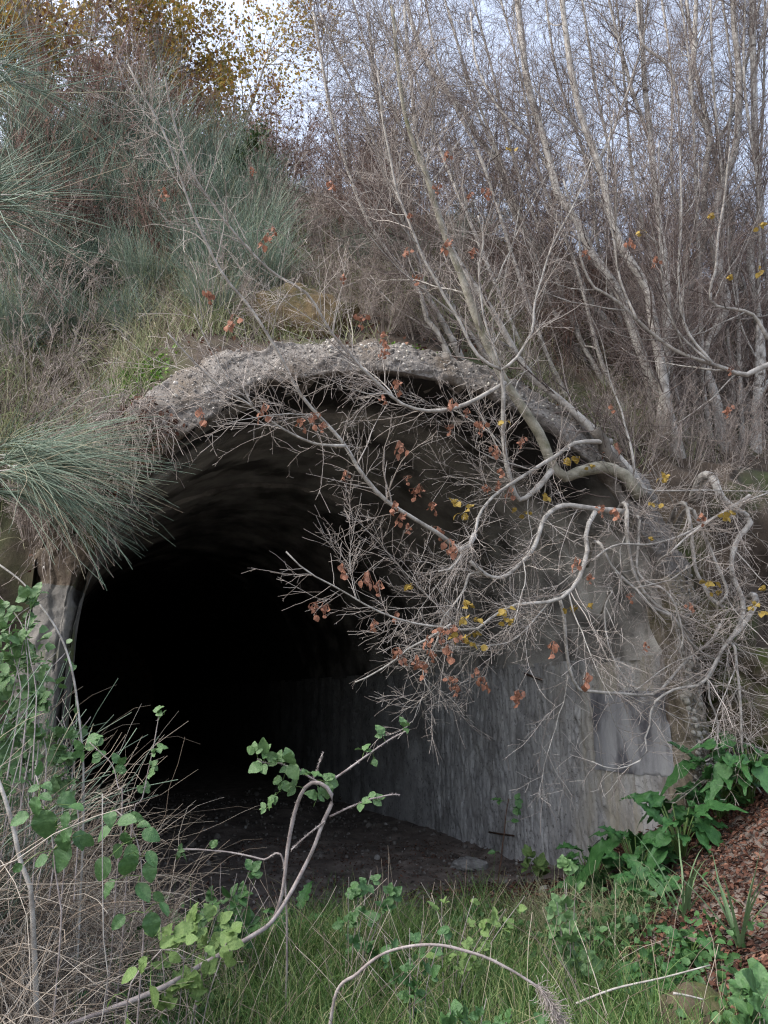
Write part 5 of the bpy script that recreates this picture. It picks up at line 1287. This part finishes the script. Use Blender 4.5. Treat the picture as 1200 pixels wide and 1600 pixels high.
leaf_spray('bramble with large ribbed green leaves in the dry grass at the left, nearest the border', [(95, 1450), (88, 1380), (80, 1300), (62, 1235), (55, 1205)], 2.75,
           [(58, 1212, .1, -.4, .6), (62, 1228, -.5, .2, .6), (66, 1226, .6, -.1, .6), (62, 1242, .7, .2, .8), (60, 1245, -.2, .6, .75), (62, 1258, -.1, .8, .85), (70, 1265, .15, 1, 1.25), (46, 1275, -1, .25, .95), (92, 1245, .6, .15, .8),
            (110, 1258, .6, -.1, .7), (105, 1268, -.1, .9, .95), (112, 1292, -.7, .7, 1.0), (100, 1300, .0, 1, 1.1), (118, 1300, .6, .5, .9), (108, 1316, -.4, .9, 1.3), (128, 1305, .5, .5, .7), (35, 1350, -.6, .5, .6), (75, 1340, -.7, .2, .7)], 'bramble_leaf', 0.074)
leaf_spray('bramble clump with broad green leaves right of the ribbed leaved one by the tunnel edge', [(225, 1450), (222, 1400), (220, 1340), (205, 1290), (180, 1265)], 2.95,
           [(172, 1268, .1, .2, .75), (185, 1282, .6, -.1, 1.0), (200, 1275, .7, .1, .8), (175, 1292, -.6, .3, .85), (195, 1300, .1, .8, .9), (215, 1290, .4, -.2, .8), (222, 1300, .6, .1, .8), (205, 1318, .2, .8, 1.1), (190, 1320, -.5, .6, 1.0), (200, 1335, .1, 1, 1.3),
            (170, 1340, -.5, .8, 1.0), (230, 1330, .4, .5, .8), (232, 1345, .2, .8, .9), (180, 1375, -.4, .5, 1.0), (215, 1380, .5, .5, 1.0), (240, 1395, .6, .4, .9), (250, 1410, .6, .6, .9), (235, 1425, .2, .8, 1.0), (195, 1430, -.5, .5, .9)], 'bramble_leaf', 0.072)
leaf_spray('lime green bramble shoot low in the dry grass at the lower left', [(200, 1560), (230, 1510), (260, 1480), (290, 1500)], 2.8,
           [(230, 1495, -.3, .5, .8), (250, 1480, .5, -.4, .9), (265, 1490, .6, .4, .9), (215, 1515, -.6, .2, 1.0), (235, 1540, .3, .8, 1.1), (180, 1555, -.5, .5, 1.0), (290, 1470, .5, -.3, .8), (320, 1480, .6, .2, .9), (200, 1590, .2, .6, 1.0)], 'bramble_lime', 0.06)
sp = A_([(205, 1300), (222, 1250), (232, 1205), (240, 1165), (248, 1118)], 3.3)
bramble('slender upright bramble shoot with tiny leaves standing against the black tunnel', [(sp, 0.0035, 0.0018)], along(sp, (0.3, 0.5, 0.56, 0.68, 0.72, 0.97, 1.0), 0.034, 3, 0.2), 'bramble_pale')
sp = A_([(190, 1280), (185, 1230), (175, 1195), (150, 1170), (140, 1160)], 3.2)
bramble('bramble tip with bright round leaflets at the left edge of the dark opening', [(sp, 0.003, 0.0018)], along(sp, (0.45, 0.6, 0.75, 0.85, 0.95, 1.0), 0.05, 3, 0.2), 'bramble_leaf')
# canes over the left pier
ca = A_([(-20, 870), (30, 905), (60, 940), (90, 985), (110, 1040), (122, 1100), (128, 1160), (130, 1230), (128, 1320)], (3.7, 3.5))
bramble('long bare cane curving down along the left edge of the tunnel opening', [(ca, 0.0045, 0.0055)], [], 'bramble_leaf', 'bark_pale', thorn=False, down=(0,), float_start=True)
# nettle like climbers over the left pier
for k, (x0, y0, lb) in enumerate(((30, 960, 'leafy climber with small grey green leaves topmost on the left pier'), (45, 1050, 'leafy climber with pointed green leaves in the middle of the left pier'), (30, 1130, 'leafy climber lowest on the left pier above the broad bramble leaves'), (95, 1150, 'leafy climber at the right of the left pier beside the black opening'))):
    cs_ = [A_([(x0 - 40 + 20 * q, y0 + 260), (x0 - 10 + 12 * q, y0 + 120), (x0 + rng.uniform(-20, 20), y0 + 20), (x0 + rng.uniform(-40, 60), y0 - 30)], (3.3, 3.6)) for q in range(4)]
    lv = []
    for c in cs_: lv += along(c, rng.uniform(0.45, 1, 7), 0.05, 3, 0.1)
    bramble(lb, [(c, 0.003, 0.0018) for c in cs_], lv, 'bramble_pale', thorn=False)
x, y = patch(330, [(-1.75, 3.5), (-1.95, 3.8), (-1.8, 3.9), (-2.0, 3.3)], 0.12); n = len(x)
P = gp(x, y); P[:, 2] -= 0.02; d = np.stack([rng.normal(0.0, .30, n), rng.normal(-0.1, .4, n), np.ones(n)], 1)
part('green_stem_tangle', tubes(walk(P, d, rng.uniform(0.7, 1.4, n), 8, 0.10, -0.03, 0.25), np.full((n, 8), 0.0021), 3), MT['broom'], None, 'stuff')
n = 1200; x, y = patch(n, [(-1.85, 3.6), (-2.0, 3.8), (-1.75, 3.7), (-1.75, 3.4), (-2.0, 3.4)], 0.12); P = gp(x, y); P[:, 2] += rng.uniform(0.5, 1.45, n)
part('hanging_leaves', stamp(TVb, TQb, rand_rot(n) * (0.05 * rng.uniform(0.5, 1.2, (n, 1, 1))), P), MT['bramble_pale'], None, 'stuff')
# green bramble mound in the middle in front of the floor, and one climbing in the grass right of it
def mound(label, spots, m, Yv, sz, nn=5):
    b0 = at(*spots[0], Yv); b0[2] = float(ground_z(b0[0], b0[1])); canes, lv = [], []
    for (x, y) in spots:
        p = at(x, y, Yv + rng.normal(0, 0.1)); c = [b0 + rng.normal(0, .05, 3) * [1, 1, 0], 0.5 * (b0 + p) + [0, 0, 0.06], p]; canes.append((c, 0.003, 0.0015)); lv += along(c, rng.uniform(0.5, 1, nn), sz, 3, 0.4)
    bramble(label, canes, lv, m, thorn=False)
mound('low dark green bramble mound at the tunnel entrance left of the thick cane', [(345, 1350), (370, 1365), (400, 1375), (330, 1370), (420, 1400), (360, 1400), (395, 1345)], 'bramble_leaf', 4.4, 0.06)
mound('lime green bramble growing up through the grass below the level cane', [(290, 1420), (310, 1440), (340, 1420), (370, 1430), (250, 1440), (325, 1470)], 'bramble_lime', 3.3, 0.06)
mound('pale green bramble shoot upright in the grass in front of the right wall', [(880, 1340), (885, 1380), (870, 1410), (890, 1440), (900, 1380), (875, 1450)], 'bramble_pale', 4.2, 0.06)
mound('small bright green plant low at the foot of the right wall', [(830, 1348), (850, 1352), (845, 1360)], 'bramble_lime', 6.9, 0.07)
mound('green bramble low in the grass right of the thick forked cane', [(545, 1370), (580, 1360), (620, 1375), (600, 1400), (560, 1400)], 'bramble_leaf', 4.3, 0.05)
mound('green bramble runner in the grass below the seedling', [(690, 1410), (740, 1400), (790, 1420), (760, 1450), (820, 1400)], 'bramble_lime', 4.1, 0.045)
mound('green nettle like weeds in the grass above the bare arching cane', [(640, 1450), (600, 1460), (690, 1460), (660, 1440)], 'bramble_leaf', 3.7, 0.045)
mound('weedy green plant with rounded leaves at the lower right corner', [(1180, 1540), (1150, 1560), (1195, 1570), (1170, 1590)], 'bramble_leaf', 3.1, 0.07)
mound('low weeds with rounded leaves under the frayed cane end', [(720, 1590), (760, 1560), (800, 1585), (700, 1560), (850, 1590)], 'bramble_leaf', 3.2, 0.05)
# seedling in front of the wall
st = A_([(776, 1390), (782, 1350), (787, 1310), (790, 1275), (795, 1248)], (6.6, 6.6))
bramble('thin dark stemmed seedling with a few green and orange leaves against the right wall', [(st, 0.006, 0.004)],
        [(at(792, 1252, 6.6), (-.8, 0, .1), .075, 3), (at(794, 1250, 6.6), (.9, 0, .0), .08, 3), (at(795, 1258, 6.6), (.9, 0, -.5), .07, 3), (at(790, 1285, 6.6), (.5, 0, .1), .06, 1), (at(783, 1330, 6.6), (-.9, 0, -.1), .06, 1)], 'bramble_leaf', 'iron', thorn=False)
_o = bpy.data.objects['bramble'] if False else None

# ---- big leaved plants at the foot of the pier: each leaf a part
def big_plant(label, px, py, Yv, n, sz, spread=1.0, tilt=(0.2, 0.9), group=None):
    p = at(px, py, Yv); p[2] = float(ground_z(p[0], p[1]))
    o = root('leafy_plant', label, 'plant', p, group); pets = []
    n = int(n * 2.3); sz = sz * 0.60
    for i in range(n):
        a = 2 * pi * (i + rng.uniform(-.3, .3)) / n; el = rng.uniform(*tilt)
        d = np.array([cos(a) * cos(el), sin(a) * cos(el) - 0.15, sin(el)])
        h = rng.uniform(0.08, 0.34) * spread; q = p + np.array([cos(a) * 0.10, sin(a) * 0.10, h]) * [spread, spread, 1]
        key = int(rng.integers(0, 3))
        me = leaf_mesh('bl%d' % key, 'big_leaf', n=30, mcols=9, width=0.27 + 0.03 * key, curl=0.5 + 0.2 * key, serr=0.02, lobes=0.2 + 0.1 * key, tipw=0.1, fold=0.2, wave=0.16, vein=0.022)
        put_leaf(me, o, q, d, (0.25 * cos(a) + rng.normal(0, .2), -0.45, 1.0), sz * rng.uniform(0.75, 1.2))
        pets.append(np.stack([p + rng.normal(0, .015, 3), 0.55 * q + 0.45 * p + [0, 0, .03], q]))
    part('stalks', tubes(np.array(pets), np.full((n, 3), 0.004), 5), MT['bramble_lime'], o, 'stuff')
big_plant('large lobed dark green plant at the foot of the pier nearest the hooked bar', 1130, 1300, 5.9, 13, 0.36, 1.2)
big_plant('large lobed green plant right of the hooked bar at the picture edge', 1172, 1285, 5.8, 11, 0.34, 1.2)
big_plant('large lobed green plant in front of the pier, third from the right edge', 1065, 1335, 5.7, 13, 0.36, 1.1)
big_plant('large lobed green plant below the plaster patch', 995, 1350, 5.8, 11, 0.36, 1.0)
big_plant('dark leafy plant in the grass at the left end of the big leaved row', 925, 1350, 6.2, 10, 0.32, 0.9)
big_plant('dark leafy plant low between two big leaved plants and the litter', 1015, 1400, 5.3, 8, 0.28, 0.7)
big_plant('low leafy plant on the litter slope left of the boulder', 1015, 1490, 4.3, 8, 0.26, 0.5, (0.1, 0.6))
big_plant('low leafy plant beside the grass clump above the boulder', 1080, 1470, 4.4, 7, 0.22, 0.4, (0.1, 0.6))
big_plant('broad leaved plant standing at the tunnel entrance behind the thick cane', 465, 1345, 5.3, 10, 0.30, 0.8)
big_plant('broad leaved plant in the dark at the left of the tunnel entrance', 340, 1385, 4.9, 9, 0.26, 0.7)
big_plant('small lobed plant in the grass below the boulder', 950, 1560, 3.5, 8, 0.17, 0.4, (0.2, 0.7))

# ---- grass clumps with wide pale blades
def clump(label, px, py, Yv, n, h, w, lean=0.9, droop=-0.07):
    p = at(px, py, Yv); p[2] = float(ground_z(p[0], p[1])); o = root('grass_clump', label, 'grass clump', p)
    for i in range(n):
        a = rng.uniform(0, 2 * pi); d = np.array([[cos(a) * lean * rng.uniform(.1, 1), sin(a) * lean * rng.uniform(.1, .8), 1.0]])
        S = walk(p[None] + rng.normal(0, .012, (1, 3)) * [1, 1, 0], d, np.array([h * rng.uniform(.55, 1.15)]), 11, 0.03, droop * rng.uniform(.3, 1.5), 0.16)
        Wd = w * (1 - np.linspace(0, 1, 11)[None] ** 2.2) + 0.0004
        part('blade', ribbons(S, Wd, np.array([[cos(a + 1.4), sin(a + 1.4), .1]])), MT['blade'], o)
clump('pale green grass clump with long blades on the litter below the big leaved plants', 1068, 1428, 4.9, 16, 0.52, 0.0065)
clump('wide bladed grass clump on the litter above the boulder', 1155, 1455, 4.3, 18, 0.50, 0.008)
clump('upright pale grass clump at the bottom right of centre', 915, 1600, 3.2, 22, 0.36, 0.005, 0.45, -0.03)
clump('pale grass clump at the bottom left of centre', 350, 1590, 3.1, 18, 0.36, 0.005, 0.5, -0.03)
clump('pale grass clump just right of the frayed cane end', 870, 1590, 3.1, 14, 0.38, 0.005, 0.5, -0.03)
clump('thin grass clump growing against the front of the mossy boulder', 1075, 1640, 3.35, 18, 0.3, 0.003, 0.7, -0.05)
clump('lone grass clump in the middle of the green grass', 640, 1590, 3.3, 14, 0.3, 0.004, 0.6, -0.04)
clump('thin bladed grass clump behind the lobed plants', 960, 1400, 5.0, 18, 0.5, 0.0035, 1.0, -0.07)

# loose dead sticks
def stick(label, pts, r):
    C = catmull(np.array(pts), 12); V, Q = tubes(C[None], np.linspace(r, r * .6, 12)[None], 6)
    o = part('dead_stick', mesh_quads('dead_stick', V - C[0], Q), MT['bark_pale'], None); o.location = C[0]; o['label'] = label; o['category'] = 'stick'
stick('thick dead stick standing slanted in the dry grass at the left border', [np.array([-1.18, 3.05, 0.2])] + A_([(50, 1410), (35, 1360), (20, 1290), (2, 1230), (-10, 1200)], 2.9), 0.011)
stick('straight dead stick pointing up across the low leaves left of the boulder', A_([(900, 1568), (960, 1545), (1035, 1528), (1110, 1508)], 3.6), 0.005)
stick('short pale stick resting against the boulder', A_([(1052, 1552), (1075, 1556), (1100, 1562)], 3.45), 0.0055)
stick('pale dead stalk leaning in front of the dark tunnel floor at the left', [np.array([-0.97, 2.74, 0.1])] + A_([(165, 1560), (162, 1480), (160, 1350), (160, 1240)], 2.7), 0.0026)
stick('dead stick jutting in from the wall side at the end of the leafless twigs', A_([(705, 975), (665, 1000), (640, 1012), (622, 1028), (600, 1043), (570, 1060), (555, 1066)], 5.0), 0.008)
